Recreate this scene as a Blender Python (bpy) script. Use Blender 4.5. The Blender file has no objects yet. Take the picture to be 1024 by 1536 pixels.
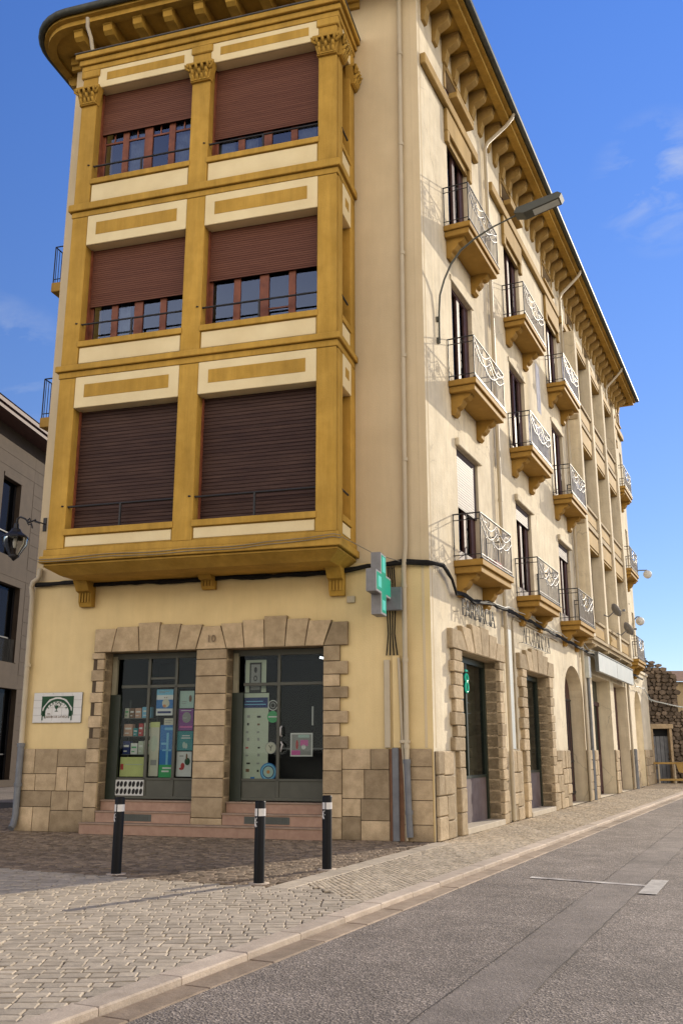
import bpy, math, random
from math import sin, cos, pi, radians, atan2, sqrt, hypot
from mathutils import Vector, Matrix, noise
random.seed(7)
sc = bpy.context.scene
COL = sc.collection

# ------------------------------------------------------------------ frames
K = Vector((1.66582, 17.33014, 0.0))            # corner of the building on the ground
AF = atan2(-0.28029, 0.959915)                  # heading of the shop front (x = along, y = inward)
AS = atan2(0.907753, 0.419505)                  # heading of the street side
def fr(a, u, y, z):
    return Vector((K.x + cos(a) * u - sin(a) * y, K.y + sin(a) * u + cos(a) * y, z))

# ------------------------------------------------------------------ mesh builder
class MB:
    def __init__(s):
        s.v = []; s.f = []; s.m = []; s.t = []; s.sm = []
    def add(s, vs, fs, mat=0, tint=0.5, smooth=False):
        b = len(s.v); s.v.extend(vs)
        for f in fs:
            s.f.append(tuple(b + i for i in f)); s.m.append(mat); s.t.append(tint); s.sm.append(smooth)
    def box(s, x0, x1, y0, y1, z0, z1, mat=0, tint=0.5, c=0.0):
        if x0 > x1: x0, x1 = x1, x0
        if y0 > y1: y0, y1 = y1, y0
        if z0 > z1: z0, z1 = z1, z0
        if c <= 0:
            vs = [(x, y, z) for z in (z0, z1) for y in (y0, y1) for x in (x0, x1)]
            s.add(vs, [(0, 2, 3, 1), (4, 5, 7, 6), (0, 1, 5, 4), (2, 6, 7, 3), (0, 4, 6, 2), (1, 3, 7, 5)], mat, tint)
            return
        c = min(c, (x1 - x0) * .45, (y1 - y0) * .45, (z1 - z0) * .45)
        vs = []; idx = {}
        X = (x0, x1); Y = (y0, y1); Z = (z0, z1); sg = (1, -1)
        for i in (0, 1):
            for j in (0, 1):
                for k in (0, 1):
                    for a in range(3):
                        p = [X[i], Y[j], Z[k]]
                        q = [X[i] + sg[i] * c, Y[j] + sg[j] * c, Z[k] + sg[k] * c]
                        q[a] = p[a]
                        idx[(i, j, k, a)] = len(vs); vs.append(tuple(q))
        fs = []
        g = lambda i, j, k, a: idx[(i, j, k, a)]
        for i in (0, 1):
            f = [g(i, 0, 0, 0), g(i, 1, 0, 0), g(i, 1, 1, 0), g(i, 0, 1, 0)]
            fs.append(f if i else f[::-1])
            f = [g(0, i, 0, 1), g(0, i, 1, 1), g(1, i, 1, 1), g(1, i, 0, 1)]
            fs.append(f if i else f[::-1])
            f = [g(0, 0, i, 2), g(1, 0, i, 2), g(1, 1, i, 2), g(0, 1, i, 2)]
            fs.append(f if i else f[::-1])
        for i in (0, 1):
            for j in (0, 1):
                f = [g(i, j, 0, 0), g(i, j, 1, 0), g(i, j, 1, 1), g(i, j, 0, 1)]
                fs.append(f if (i ^ j) else f[::-1])
                f = [g(i, 0, j, 0), g(i, 0, j, 2), g(i, 1, j, 2), g(i, 1, j, 0)]
                fs.append(f if (i ^ j) else f[::-1])
                f = [g(0, i, j, 1), g(1, i, j, 1), g(1, i, j, 2), g(0, i, j, 2)]
                fs.append(f if (i ^ j) else f[::-1])
        for i in (0, 1):
            for j in (0, 1):
                for k in (0, 1):
                    f = [g(i, j, k, 0), g(i, j, k, 1), g(i, j, k, 2)]
                    fs.append(f if (i + j + k) % 2 else f[::-1])
        s.add(vs, fs, mat, tint)
    def quad(s, a, b, c, d, mat=0, tint=0.5):
        s.add([a, b, c, d], [(0, 1, 2, 3)], mat, tint)
    def prism(s, poly, y0, y1, mat=0, tint=0.5, cham=0.0, axis='y', smooth=False):
        """poly: ccw list in (x,z) seen from -y ; extruded from y1 (back) to y0 (front)."""
        n = len(poly)
        if axis == 'y': P = lambda p, d: (p[0], d, p[1])
        elif axis == 'x': P = lambda p, d: (d, p[0], p[1])
        else: P = lambda p, d: (p[0], p[1], d)
        if cham > 0:
            cx = sum(p[0] for p in poly) / n; cz = sum(p[1] for p in poly) / n
            inner = []
            for p in poly:
                dx, dz = cx - p[0], cz - p[1]; L = hypot(dx, dz) or 1
                k = min(cham * 1.4 / L, .5); inner.append((p[0] + dx * k, p[1] + dz * k))
            sgn = 1 if y1 > y0 else -1
            vs = [P(p, y1) for p in poly] + [P(p, y0 + sgn * cham) for p in poly] + [P(p, y0) for p in inner]
            fs = [tuple(range(n, 0, -1)) if 0 else tuple(reversed(range(n)))]
            fs += [(i, (i + 1) % n, n + (i + 1) % n, n + i) for i in range(n)]
            fs += [(n + i, n + (i + 1) % n, 2 * n + (i + 1) % n, 2 * n + i) for i in range(n)]
            fs.append(tuple(range(2 * n, 3 * n)))
        else:
            vs = [P(p, y1) for p in poly] + [P(p, y0) for p in poly]
            fs = [tuple(reversed(range(n))), tuple(range(n, 2 * n))]
            fs += [(i, (i + 1) % n, n + (i + 1) % n, n + i) for i in range(n)]
        s.add(vs, fs, mat, tint, smooth)
    def tube(s, pts, r, seg=6, mat=0, tint=.5, caps=True, closed=False, smooth=True):
        pts = [Vector(p) for p in pts]; n = len(pts)
        if n < 2: return
        rs = r if isinstance(r, (list, tuple)) else [r] * n
        tans = []
        for i in range(n):
            if closed: t = pts[(i + 1) % n] - pts[i - 1]
            else: t = pts[min(i + 1, n - 1)] - pts[max(i - 1, 0)]
            tans.append(t.normalized() if t.length > 1e-9 else Vector((0, 0, 1)))
        ref = Vector((0, 0, 1)) if abs(tans[0].z) < .9 else Vector((1, 0, 0))
        nn = (ref - tans[0] * ref.dot(tans[0])).normalized()
        vs = []
        for i in range(n):
            t = tans[i]; nn = (nn - t * nn.dot(t))
            nn = nn.normalized() if nn.length > 1e-6 else t.orthogonal().normalized()
            b = t.cross(nn)
            for k in range(seg):
                a = 2 * pi * k / seg
                vs.append(tuple(pts[i] + (nn * cos(a) + b * sin(a)) * rs[i]))
        fs = []
        for i in range(n if closed else n - 1):
            j = (i + 1) % n
            for k in range(seg):
                k2 = (k + 1) % seg
                fs.append((i * seg + k, i * seg + k2, j * seg + k2, j * seg + k))
        s.add(vs, fs, mat, tint, smooth)
        if caps and not closed:
            s.add(vs[:seg], [tuple(reversed(range(seg)))], mat, tint)
            s.add(vs[-seg:], [tuple(range(seg))], mat, tint)
    def lathe(s, prof, seg=16, mat=0, tint=.5, cx=0, cy=0, smooth=True):
        vs = []
        for r, z in prof:
            for k in range(seg):
                a = 2 * pi * k / seg; vs.append((cx + r * cos(a), cy + r * sin(a), z))
        fs = []
        for i in range(len(prof) - 1):
            for k in range(seg):
                k2 = (k + 1) % seg
                fs.append((i * seg + k, i * seg + k2, (i + 1) * seg + k2, (i + 1) * seg + k))
        s.add(vs, fs, mat, tint, smooth)
    def build(s, name, mats, parent=None, **kw):
        me = bpy.data.meshes.new(name)
        me.from_pydata([tuple(v) for v in s.v], [], s.f)
        if not isinstance(mats, (list, tuple)): mats = [mats]
        for m in mats: me.materials.append(m)
        me.polygons.foreach_set('material_index', s.m)
        me.polygons.foreach_set('use_smooth', s.sm)
        at = me.attributes.new('tint', 'FLOAT', 'FACE'); at.data.foreach_set('value', s.t)
        me.update()
        return link(name, me, parent, **kw)

def link(name, me, parent=None, frame=None, at=None, label=None, cat=None, group=None, kind=None, rot=None):
    o = bpy.data.objects.new(name, me); COL.objects.link(o)
    if parent is not None: o.parent = parent
    if frame is not None:
        o.rotation_euler = (0, 0, frame)
    if rot is not None: o.rotation_euler = rot
    if at is not None: o.location = at
    if label: o['label'] = label
    if cat: o['category'] = cat
    if group: o['group'] = group
    if kind: o['kind'] = kind
    return o
def thing(name, label, cat, loc, rz=0, group=None):
    return link(name, None, frame=rz, at=loc, label=label, cat=cat, group=group)
def kids(o): return [c for c in bpy.data.objects if c.parent == o]
def copy_tree(o, parent=None):
    c = o.copy(); COL.objects.link(c)
    c.parent = parent if parent is not None else o.parent
    for ch in kids(o): copy_tree(ch, c)
    return c
def rotv(a, u, y, z=0): return Vector((cos(a) * u - sin(a) * y, sin(a) * u + cos(a) * y, z))

# ------------------------------------------------------------------ materials
def mk(name, col, rough=.8, *a_, ao=0.0, crack=0.0, **k_):
    m = mk0(name, col, rough, *a_, **k_)
    nt = m.node_tree; N = nt.nodes; L = nt.links
    p = [n for n in N if n.type == 'BSDF_PRINCIPLED'][0]; cur = p.inputs['Base Color'].links[0].from_socket
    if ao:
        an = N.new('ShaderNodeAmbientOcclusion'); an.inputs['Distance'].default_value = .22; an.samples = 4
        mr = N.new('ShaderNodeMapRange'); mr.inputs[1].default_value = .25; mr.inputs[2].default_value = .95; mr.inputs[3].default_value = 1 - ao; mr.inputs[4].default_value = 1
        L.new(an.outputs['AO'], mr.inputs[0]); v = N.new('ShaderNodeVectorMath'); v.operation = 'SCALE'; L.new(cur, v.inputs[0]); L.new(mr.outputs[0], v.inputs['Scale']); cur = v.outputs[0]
    if crack:
        tc = N.new('ShaderNodeTexCoord'); no = N.new('ShaderNodeTexNoise'); no.inputs['Scale'].default_value = 1.3; no.inputs['Detail'].default_value = 5
        L.new(tc.outputs['Object'], no.inputs[0]); ad = N.new('ShaderNodeVectorMath'); ad.operation = 'MULTIPLY_ADD'; L.new(no.outputs['Color'], ad.inputs[0]); ad.inputs[1].default_value = (.9, .9, .9); L.new(tc.outputs['Object'], ad.inputs[2])
        vo = N.new('ShaderNodeTexVoronoi'); vo.feature = 'DISTANCE_TO_EDGE'; vo.inputs['Scale'].default_value = .55; L.new(ad.outputs[0], vo.inputs[0])
        mr = N.new('ShaderNodeMapRange'); mr.inputs[1].default_value = .002; mr.inputs[2].default_value = .008; L.new(vo.outputs[0], mr.inputs[0])
        n3 = N.new('ShaderNodeTexNoise'); n3.inputs['Scale'].default_value = .6; L.new(tc.outputs['Object'], n3.inputs[0])
        ms = N.new('ShaderNodeMapRange'); ms.inputs[1].default_value = .5; ms.inputs[2].default_value = .6; ms.inputs[3].default_value = 1; ms.inputs[4].default_value = 1 - crack; L.new(n3.outputs[0], ms.inputs[0])
        mx = N.new('ShaderNodeMath'); mx.operation = 'MAXIMUM'; L.new(mr.outputs[0], mx.inputs[0]); L.new(ms.outputs[0], mx.inputs[1])
        v = N.new('ShaderNodeVectorMath'); v.operation = 'SCALE'; L.new(cur, v.inputs[0]); L.new(mx.outputs[0], v.inputs['Scale']); cur = v.outputs[0]
    L.new(cur, p.inputs['Base Color']); return m
def mk0(name, col, rough=.8, col2=None, scale=3.0, detail=6, bump=0.0, bscale=20, tint=0.0, stain=0.0, metal=0.0,
       spec=0.3, fine=0.0, streak=0.0, coat=0.0, ramp=(.35, .65)):
    m = bpy.data.materials.new(name); m.use_nodes = True
    nt = m.node_tree; N = nt.nodes; L = nt.links; N.clear()
    out = N.new('ShaderNodeOutputMaterial'); p = N.new('ShaderNodeBsdfPrincipled')
    L.new(p.outputs[0], out.inputs[0])
    p.inputs['Roughness'].default_value = rough; p.inputs['Metallic'].default_value = metal
    p.inputs['Specular IOR Level'].default_value = spec
    tc = N.new('ShaderNodeTexCoord')
    def noise_(sc_, det=6, sx=(1, 1, 1), rgh=.6):
        mp = N.new('ShaderNodeMapping'); mp.inputs['Scale'].default_value = sx
        L.new(tc.outputs['Object'], mp.inputs[0])
        n = N.new('ShaderNodeTexNoise'); n.inputs['Scale'].default_value = sc_; n.inputs['Detail'].default_value = det
        n.inputs['Roughness'].default_value = rgh; L.new(mp.outputs[0], n.inputs[0]); return n
    c2 = col2 or tuple(c * .78 for c in col)
    n1 = noise_(scale, detail)
    rp = N.new('ShaderNodeValToRGB'); rp.color_ramp.elements[0].position = ramp[0]; rp.color_ramp.elements[1].position = ramp[1]
    rp.color_ramp.elements[0].color = (*c2, 1); rp.color_ramp.elements[1].color = (*col, 1)
    L.new(n1.outputs[0], rp.inputs[0]); cur = rp.outputs[0]
    def mul(cur, fac_sock, lo, hi):
        mr = N.new('ShaderNodeMapRange'); mr.inputs[1].default_value = .3; mr.inputs[2].default_value = .7
        mr.inputs[3].default_value = lo; mr.inputs[4].default_value = hi
        L.new(fac_sock, mr.inputs[0])
        v = N.new('ShaderNodeVectorMath'); v.operation = 'SCALE'
        L.new(cur, v.inputs[0]); L.new(mr.outputs[0], v.inputs['Scale']); return v.outputs[0]
    if tint:
        a = N.new('ShaderNodeAttribute'); a.attribute_name = 'tint'
        mr = N.new('ShaderNodeMapRange'); mr.inputs[3].default_value = 1 - tint; mr.inputs[4].default_value = 1 + tint
        L.new(a.outputs['Fac'], mr.inputs[0])
        v = N.new('ShaderNodeVectorMath'); v.operation = 'SCALE'
        L.new(cur, v.inputs[0]); L.new(mr.outputs[0], v.inputs['Scale']); cur = v.outputs[0]
    if stain: cur = mul(cur, noise_(.45, 8, (1, 1, .6)).outputs[0], 1 - stain, 1 + stain * .4)
    if streak: cur = mul(cur, noise_(1.0, 8, (6, 6, .5), .7).outputs[0], 1 - streak, 1 + streak * .4)
    if fine: cur = mul(cur, noise_(90, 3).outputs[0], 1 - fine, 1 + fine)
    L.new(cur, p.inputs['Base Color'])
    if bump:
        b = N.new('ShaderNodeBump'); b.inputs['Strength'].default_value = bump; b.inputs['Distance'].default_value = .02
        nb = noise_(bscale, 8, rgh=.65); L.new(nb.outputs[0], b.inputs['Height']); L.new(b.outputs[0], p.inputs['Normal'])
    m['p'] = 1
    return m

M = {}
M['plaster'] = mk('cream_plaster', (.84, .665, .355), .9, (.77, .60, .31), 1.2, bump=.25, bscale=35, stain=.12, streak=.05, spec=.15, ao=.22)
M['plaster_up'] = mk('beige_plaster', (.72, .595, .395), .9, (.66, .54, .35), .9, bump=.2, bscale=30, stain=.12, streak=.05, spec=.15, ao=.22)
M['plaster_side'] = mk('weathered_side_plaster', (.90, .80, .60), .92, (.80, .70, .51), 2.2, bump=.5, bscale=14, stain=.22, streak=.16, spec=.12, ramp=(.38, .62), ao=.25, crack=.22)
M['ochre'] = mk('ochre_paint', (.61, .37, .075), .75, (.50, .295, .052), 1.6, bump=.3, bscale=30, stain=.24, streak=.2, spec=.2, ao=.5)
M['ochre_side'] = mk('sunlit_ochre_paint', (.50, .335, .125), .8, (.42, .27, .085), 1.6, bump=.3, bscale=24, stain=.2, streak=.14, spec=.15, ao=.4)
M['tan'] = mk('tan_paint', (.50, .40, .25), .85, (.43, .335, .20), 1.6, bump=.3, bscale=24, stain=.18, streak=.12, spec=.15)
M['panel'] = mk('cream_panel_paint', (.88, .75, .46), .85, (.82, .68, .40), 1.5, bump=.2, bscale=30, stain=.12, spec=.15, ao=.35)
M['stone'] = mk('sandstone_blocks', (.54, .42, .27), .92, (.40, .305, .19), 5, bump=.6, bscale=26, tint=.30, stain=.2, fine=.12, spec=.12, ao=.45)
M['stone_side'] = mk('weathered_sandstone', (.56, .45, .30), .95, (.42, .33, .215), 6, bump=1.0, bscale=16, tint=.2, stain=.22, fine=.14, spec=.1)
M['stonedark'] = mk('weathered_carving', (.27, .20, .13), .95)
M['joint'] = mk('dark_joint', (.12, .09, .06), .95, bump=.3)
M['iron'] = mk('dark_painted_iron', (.022, .022, .026), .5, spec=.4)
M['silver'] = mk('silver_sunlit_iron', (.50, .50, .50), .45, (.34, .33, .32), 6, spec=.5)  # pale grey puts the sun's brightness into the colour of the railing fronts
M['wood'] = mk('red_brown_wood', (.24, .075, .035), .5, (.16, .045, .022), 6, bump=.2, streak=.15, spec=.4)
M['darkwood'] = mk('dark_wood', (.11, .052, .046), .6, (.07, .034, .03), 6, bump=.3, streak=.2, spec=.35)
M['frame'] = mk('grey_green_metal', (.085, .088, .07), .5, (.07, .073, .058), 4, spec=.4)
M['framegrn'] = mk('dark_green_metal', (.025, .036, .026), .4, spec=.4)
M['beigepost'] = mk('beige_metal_panel', (.30, .28, .20), .5)
M['pink'] = mk('pink_marble', (.42, .275, .20), .55, (.32, .195, .14), 7, bump=.08, spec=.35, stain=.15, ramp=(.3, .7))
M['tread'] = mk('pale_marble_tread', (.36, .27, .20), .6, (.28, .20, .15), 6, spec=.3)
M['vent'] = mk('grey_vent', (.10, .11, .10), .5)
M['pvc'] = mk('cream_pvc_pipe', (.56, .49, .36), .5, (.50, .43, .31), 2, stain=.1, spec=.3)
M['greypipe'] = mk('grey_steel_pipe', (.20, .215, .235), .45, (.15, .16, .18), 5, stain=.2, spec=.4)
M['gutter'] = mk('aged_zinc', (.10, .11, .10), .55, (.065, .07, .06), 6, stain=.25, spec=.4)
M['lead'] = mk('lead_flashing', (.12, .12, .12), .6, (.09, .09, .09), 6)
M['tile'] = mk('clay_roof_tile', (.30, .16, .09), .9, (.20, .11, .07), 4, bump=.4)
M['cable'] = mk('black_cable', (.014, .014, .014), .75, (.022, .02, .018), 14, spec=.15)
M['greycable'] = mk('grey_cable', (.28, .26, .22), .6)
M['white'] = mk('white_paint', (.72, .72, .70), .55, (.66, .66, .63), 3)
M['dirtywhite'] = mk('off_white_board', (.62, .65, .62), .5, (.54, .58, .56), 1.5, streak=.12)
M['signgrey'] = mk('sign_grey_metal', (.25, .25, .26), .5, (.2, .2, .2), 6)
M['cloth'] = mk('white_cloth', (.70, .71, .76), .9, (.55, .57, .66), 4, bump=.5, bscale=8)
M['curtain'] = mk('curtain_fabric', (.42, .43, .45), .95, (.24, .25, .28), 5)
M['dark'] = mk('dark_interior', (.012, .013, .015), .9)
M['interior'] = mk('shop_interior', (.022, .023, .024), .8, (.012, .012, .013), 1)
M['road'] = None

def mat_shutter(name, c1, c2, pitch, streak):
    m = bpy.data.materials.new(name); m.use_nodes = True; nt = m.node_tree; N = nt.nodes; L = nt.links
    p = N['Principled BSDF']; p.inputs['Roughness'].default_value = .6; p.inputs['Specular IOR Level'].default_value = .3
    tc = N.new('ShaderNodeTexCoord'); sx = N.new('ShaderNodeSeparateXYZ'); L.new(tc.outputs['Object'], sx.inputs[0])
    mu = N.new('ShaderNodeMath'); mu.operation = 'MULTIPLY'; mu.inputs[1].default_value = 1 / pitch; L.new(sx.outputs[2], mu.inputs[0])
    fc = N.new('ShaderNodeMath'); fc.operation = 'FRACT'; L.new(mu.outputs[0], fc.inputs[0])
    pp = N.new('ShaderNodeMath'); pp.operation = 'PINGPONG'; pp.inputs[1].default_value = .5; L.new(fc.outputs[0], pp.inputs[0])
    mr = N.new('ShaderNodeMapRange'); mr.inputs[1].default_value = .0; mr.inputs[2].default_value = .16; mr.interpolation_type = 'SMOOTHSTEP'
    L.new(pp.outputs[0], mr.inputs[0])
    # slats flicker a little one by one
    fl = N.new('ShaderNodeMath'); fl.operation = 'FLOOR'; L.new(mu.outputs[0], fl.inputs[0])
    wn = N.new('ShaderNodeTexWhiteNoise'); wn.noise_dimensions = '1D'; L.new(fl.outputs[0], wn.inputs['W'])
    mp = N.new('ShaderNodeMapping'); mp.inputs['Scale'].default_value = (1.2, 1, 22); L.new(tc.outputs['Object'], mp.inputs[0])
    no = N.new('ShaderNodeTexNoise'); no.inputs['Scale'].default_value = 1.6; no.inputs['Detail'].default_value = 8; L.new(mp.outputs[0], no.inputs[0])
    av = N.new('ShaderNodeMath'); av.operation = 'MULTIPLY_ADD'; L.new(wn.outputs[0], av.inputs[0]); av.inputs[1].default_value = .25; L.new(no.outputs[0], av.inputs[2])
    rp = N.new('ShaderNodeValToRGB'); rp.color_ramp.elements[0].position = .45; rp.color_ramp.elements[1].position = .45 + streak
    rp.color_ramp.elements[0].color = (*c1, 1); rp.color_ramp.elements[1].color = (*c2, 1); L.new(av.outputs[0], rp.inputs[0])
    sc_ = N.new('ShaderNodeMapRange'); sc_.inputs[3].default_value = .55; sc_.inputs[4].default_value = 1.0; L.new(mr.outputs[0], sc_.inputs[0])
    v = N.new('ShaderNodeVectorMath'); v.operation = 'SCALE'; L.new(rp.outputs[0], v.inputs[0]); L.new(sc_.outputs[0], v.inputs['Scale'])
    L.new(v.outputs[0], p.inputs['Base Color'])
    b = N.new('ShaderNodeBump'); b.inputs['Strength'].default_value = .7; b.inputs['Distance'].default_value = .02
    L.new(mr.outputs[0], b.inputs['Height']); L.new(b.outputs[0], p.inputs['Normal'])
    return m
M['shutter'] = mat_shutter('roller_shutter_slats', (.125, .044, .026), (.165, .064, .038), .05, .4)
M['shutter_old'] = mat_shutter('faded_shutter_slats', (.036, .014, .011), (.085, .044, .032), .075, .5)
M['shutter_grey'] = mat_shutter('grey_brown_shutter_slats', (.075, .054, .052), (.13, .098, .094), .06, .4)

def mat_glass(name, tintc=(.75, .8, .82), refl=1.0, gcol=(.8, .9, 1)):
    m = bpy.data.materials.new(name); m.use_nodes = True; nt = m.node_tree; N = nt.nodes; L = nt.links; N.clear()
    out = N.new('ShaderNodeOutputMaterial'); mx = N.new('ShaderNodeMixShader')
    tr = N.new('ShaderNodeBsdfTransparent'); tr.inputs[0].default_value = (*tintc, 1)
    gl = N.new('ShaderNodeBsdfGlossy'); gl.inputs['Roughness'].default_value = .015; gl.inputs[0].default_value = (*gcol, 1)
    fr_ = N.new('ShaderNodeFresnel'); fr_.inputs[0].default_value = 1.55
    mu = N.new('ShaderNodeMath'); mu.operation = 'MULTIPLY'; mu.inputs[1].default_value = refl; L.new(fr_.outputs[0], mu.inputs[0])
    tc = N.new('ShaderNodeTexCoord'); no = N.new('ShaderNodeTexNoise'); no.inputs['Scale'].default_value = .9
    L.new(tc.outputs['Object'], no.inputs[0])
    b = N.new('ShaderNodeBump'); b.inputs['Strength'].default_value = .06; b.inputs['Distance'].default_value = .05
    L.new(no.outputs[0], b.inputs['Height']); L.new(b.outputs[0], gl.inputs['Normal'])
    L.new(mu.outputs[0], mx.inputs[0]); L.new(tr.outputs[0], mx.inputs[1]); L.new(gl.outputs[0], mx.inputs[2]); L.new(mx.outputs[0], out.inputs[0])
    return m
M['glass'] = mat_glass('window_glass', (.5, .56, .62), 2.2, (.45, .6, 1.0))
M['bowl'] = mat_glass('clear_glass', (.85, .85, .82), .6); M['dimglass'] = mat_glass('dim_glass', (.5, .5, .5), .25, (.5, .6, .8)); M['shopglass'] = mat_glass('shop_glass', (.86, .9, .88), .35, (.6, .7, .8))

def flat(name, c, rough=.6, emit=0):
    m = mk(name, c, rough, tuple(x * .9 for x in c), 5)
    if emit:
        p = [n for n in m.node_tree.nodes if n.type == 'BSDF_PRINCIPLED'][0]
        p.inputs['Emission Color'].default_value = (*c, 1); p.inputs['Emission Strength'].default_value = emit
    return m
P = {k: flat('ink_' + k, c) for k, c in dict(white=(.62, .64, .62), cream=(.50, .50, .40), blue=(.03, .16, .42), navy=(.015, .03, .13), sky=(.16, .42, .60),
     green=(.05, .33, .12), teal=(.02, .22, .24), purple=(.20, .05, .24), mint=(.36, .50, .45), red=(.42, .05, .05), pinkk=(.55, .12, .34), yellow=(.50, .55, .22),
     black=(.015, .015, .015), grey=(.25, .26, .25), brown=(.16, .09, .05), paleg=(.42, .48, .38), dgreen=(.015, .07, .03), orange=(.5, .22, .08), skin=(.45, .28, .2)).items()}
M['crossgreen'] = flat('pharmacy_green', (.02, .42, .27), .35, .35)
M['crosslight'] = flat('pharmacy_mint', (.15, .65, .55), .35, .5)
M['tube'] = flat('lit_tube', (.9, .95, 1), .4, 4)

def mat_ground(name, kind):
    m = bpy.data.materials.new(name); m.use_nodes = True; nt = m.node_tree; N = nt.nodes; L = nt.links
    p = N['Principled BSDF']; p.inputs['Roughness'].default_value = .88; p.inputs['Specular IOR Level'].default_value = .25
    tc = N.new('ShaderNodeTexCoord')
    def noi(s, d=6, r=.6):
        n = N.new('ShaderNodeTexNoise'); n.inputs['Scale'].default_value = s; n.inputs['Detail'].default_value = d; n.inputs['Roughness'].default_value = r
        L.new(tc.outputs['Object'], n.inputs[0]); return n.outputs[0]
    base, dark = {'asphalt': ((.31, .265, .225), (.19, .163, .14)), 'patch': ((.275, .238, .205), (.225, .193, .167))}[kind]
    vo = N.new('ShaderNodeTexVoronoi'); vo.inputs['Scale'].default_value = 62 if kind == 'asphalt' else 95; L.new(tc.outputs['Object'], vo.inputs[0])
    se = N.new('ShaderNodeSeparateColor'); L.new(vo.outputs['Color'], se.inputs[0])
    rp = N.new('ShaderNodeValToRGB'); rp.color_ramp.elements[0].color = (*dark, 1); rp.color_ramp.elements[1].color = (*base, 1)
    rp.color_ramp.elements[0].position = .1; rp.color_ramp.elements[1].position = .8
    e = rp.color_ramp.elements.new(.97); k = 1.5 if kind == 'asphalt' else 1.3; e.color = (base[0] * k, base[1] * k, base[2] * k, 1)
    L.new(se.outputs[0], rp.inputs[0])
    cur = rp.outputs[0]
    for s_, lo, hi in ((.16, .84, 1.12), (.55, .80, 1.16), (2.2, .86, 1.12), (14, .88, 1.1)):
        mr = N.new('ShaderNodeMapRange'); mr.inputs[1].default_value = .3; mr.inputs[2].default_value = .7; mr.inputs[3].default_value = lo; mr.inputs[4].default_value = hi
        L.new(noi(s_), mr.inputs[0]); v = N.new('ShaderNodeVectorMath'); v.operation = 'SCALE'; L.new(cur, v.inputs[0]); L.new(mr.outputs[0], v.inputs['Scale']); cur = v.outputs[0]
    L.new(cur, p.inputs['Base Color'])
    b = N.new('ShaderNodeBump'); b.inputs['Strength'].default_value = .9 if kind == 'asphalt' else .45; b.inputs['Distance'].default_value = .012
    L.new(vo.outputs['Distance'], b.inputs['Height'])
    b2 = N.new('ShaderNodeBump'); b2.inputs['Strength'].default_value = .5; b2.inputs['Distance'].default_value = .02; L.new(noi(30, 4), b2.inputs['Height'])
    L.new(b.outputs[0], b2.inputs['Normal']); L.new(b2.outputs[0], p.inputs['Normal'])
    return m
M['road'] = mat_ground('asphalt', 'asphalt'); M['patch'] = mat_ground('smooth_asphalt_patch', 'patch')
M['sett'] = mk('grey_granite_setts', (.57, .49, .375), .85, (.44, .375, .285), 7, bump=.35, bscale=30, tint=.15, stain=.12, fine=.10, spec=.25)
M['settbrown'] = mk('brown_granite_setts', (.31, .24, .17), .88, (.215, .165, .115), 7, bump=.6, bscale=30, tint=.32, stain=.2, fine=.15, spec=.2)
M['mosaic'] = mk('pale_mosaic_stones', (.68, .58, .43), .88, (.56, .475, .345), 2.5, bump=.4, bscale=40, tint=.22, stain=.15, fine=.1, spec=.2)
M['seam'] = mk('old_tar', (.09, .08, .07), .9)
M['dirt'] = mk('joint_dirt', (.075, .062, .046), .95, (.05, .042, .031), 4, bump=.4)
M['kerb'] = mk('granite_kerb', (.62, .52, .41), .85, (.50, .41, .32), 5, bump=.35, bscale=30, tint=.14, stain=.14, fine=.12)
M['gutterstone'] = mk('brown_gutter_stone', (.40, .31, .225), .85, (.29, .22, .155), 5, bump=.35, bscale=30, tint=.2, stain=.2, fine=.12)
M['marking'] = mk('worn_road_paint', (.72, .68, .62), .8, (.27, .24, .22), 3.2, bump=.3, fine=.18, ramp=(.40, .60))
M['marking2'] = mk('worn_road_paint_block', (.56, .53, .48), .8, (.38, .355, .32), 6, bump=.3, fine=.18)
M['leftstone'] = mk('brown_stone_cladding', (.085, .062, .044), .85, (.07, .051, .036), 2, bump=.15, stain=.12, fine=.06)
M['rubble'] = mk('dark_rubble', (.20, .155, .115), .95, (.12, .092, .068), 4, bump=1.0, bscale=9, tint=.4, fine=.15)

# ------------------------------------------------------------------ WORLD / SUN / CAMERA
def uS(): return Vector((.419505, .907753, 0))
nS = Vector((.907753, -.419505, 0))
Ls = (uS() * 3.2 + nS * 1.0 + Vector((0, 0, 1.22))).normalized()     # towards the sun
el = math.asin(Ls.z); az = atan2(Ls.x, Ls.y)                        # az clockwise from +Y
w = bpy.data.worlds.new('World'); sc.world = w; w.use_nodes = True
nt = w.node_tree; N = nt.nodes; L = nt.links; N.clear()
wo = N.new('ShaderNodeOutputWorld'); bg = N.new('ShaderNodeBackground'); sky = N.new('ShaderNodeTexSky')
sky.sky_type = 'NISHITA'; sky.sun_disc = False; sky.sun_elevation = el; sky.sun_rotation = az
sky.altitude = 1500; sky.air_density = 1.0; sky.dust_density = .05; sky.ozone_density = 4.0
tc = N.new('ShaderNodeTexCoord')
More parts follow.
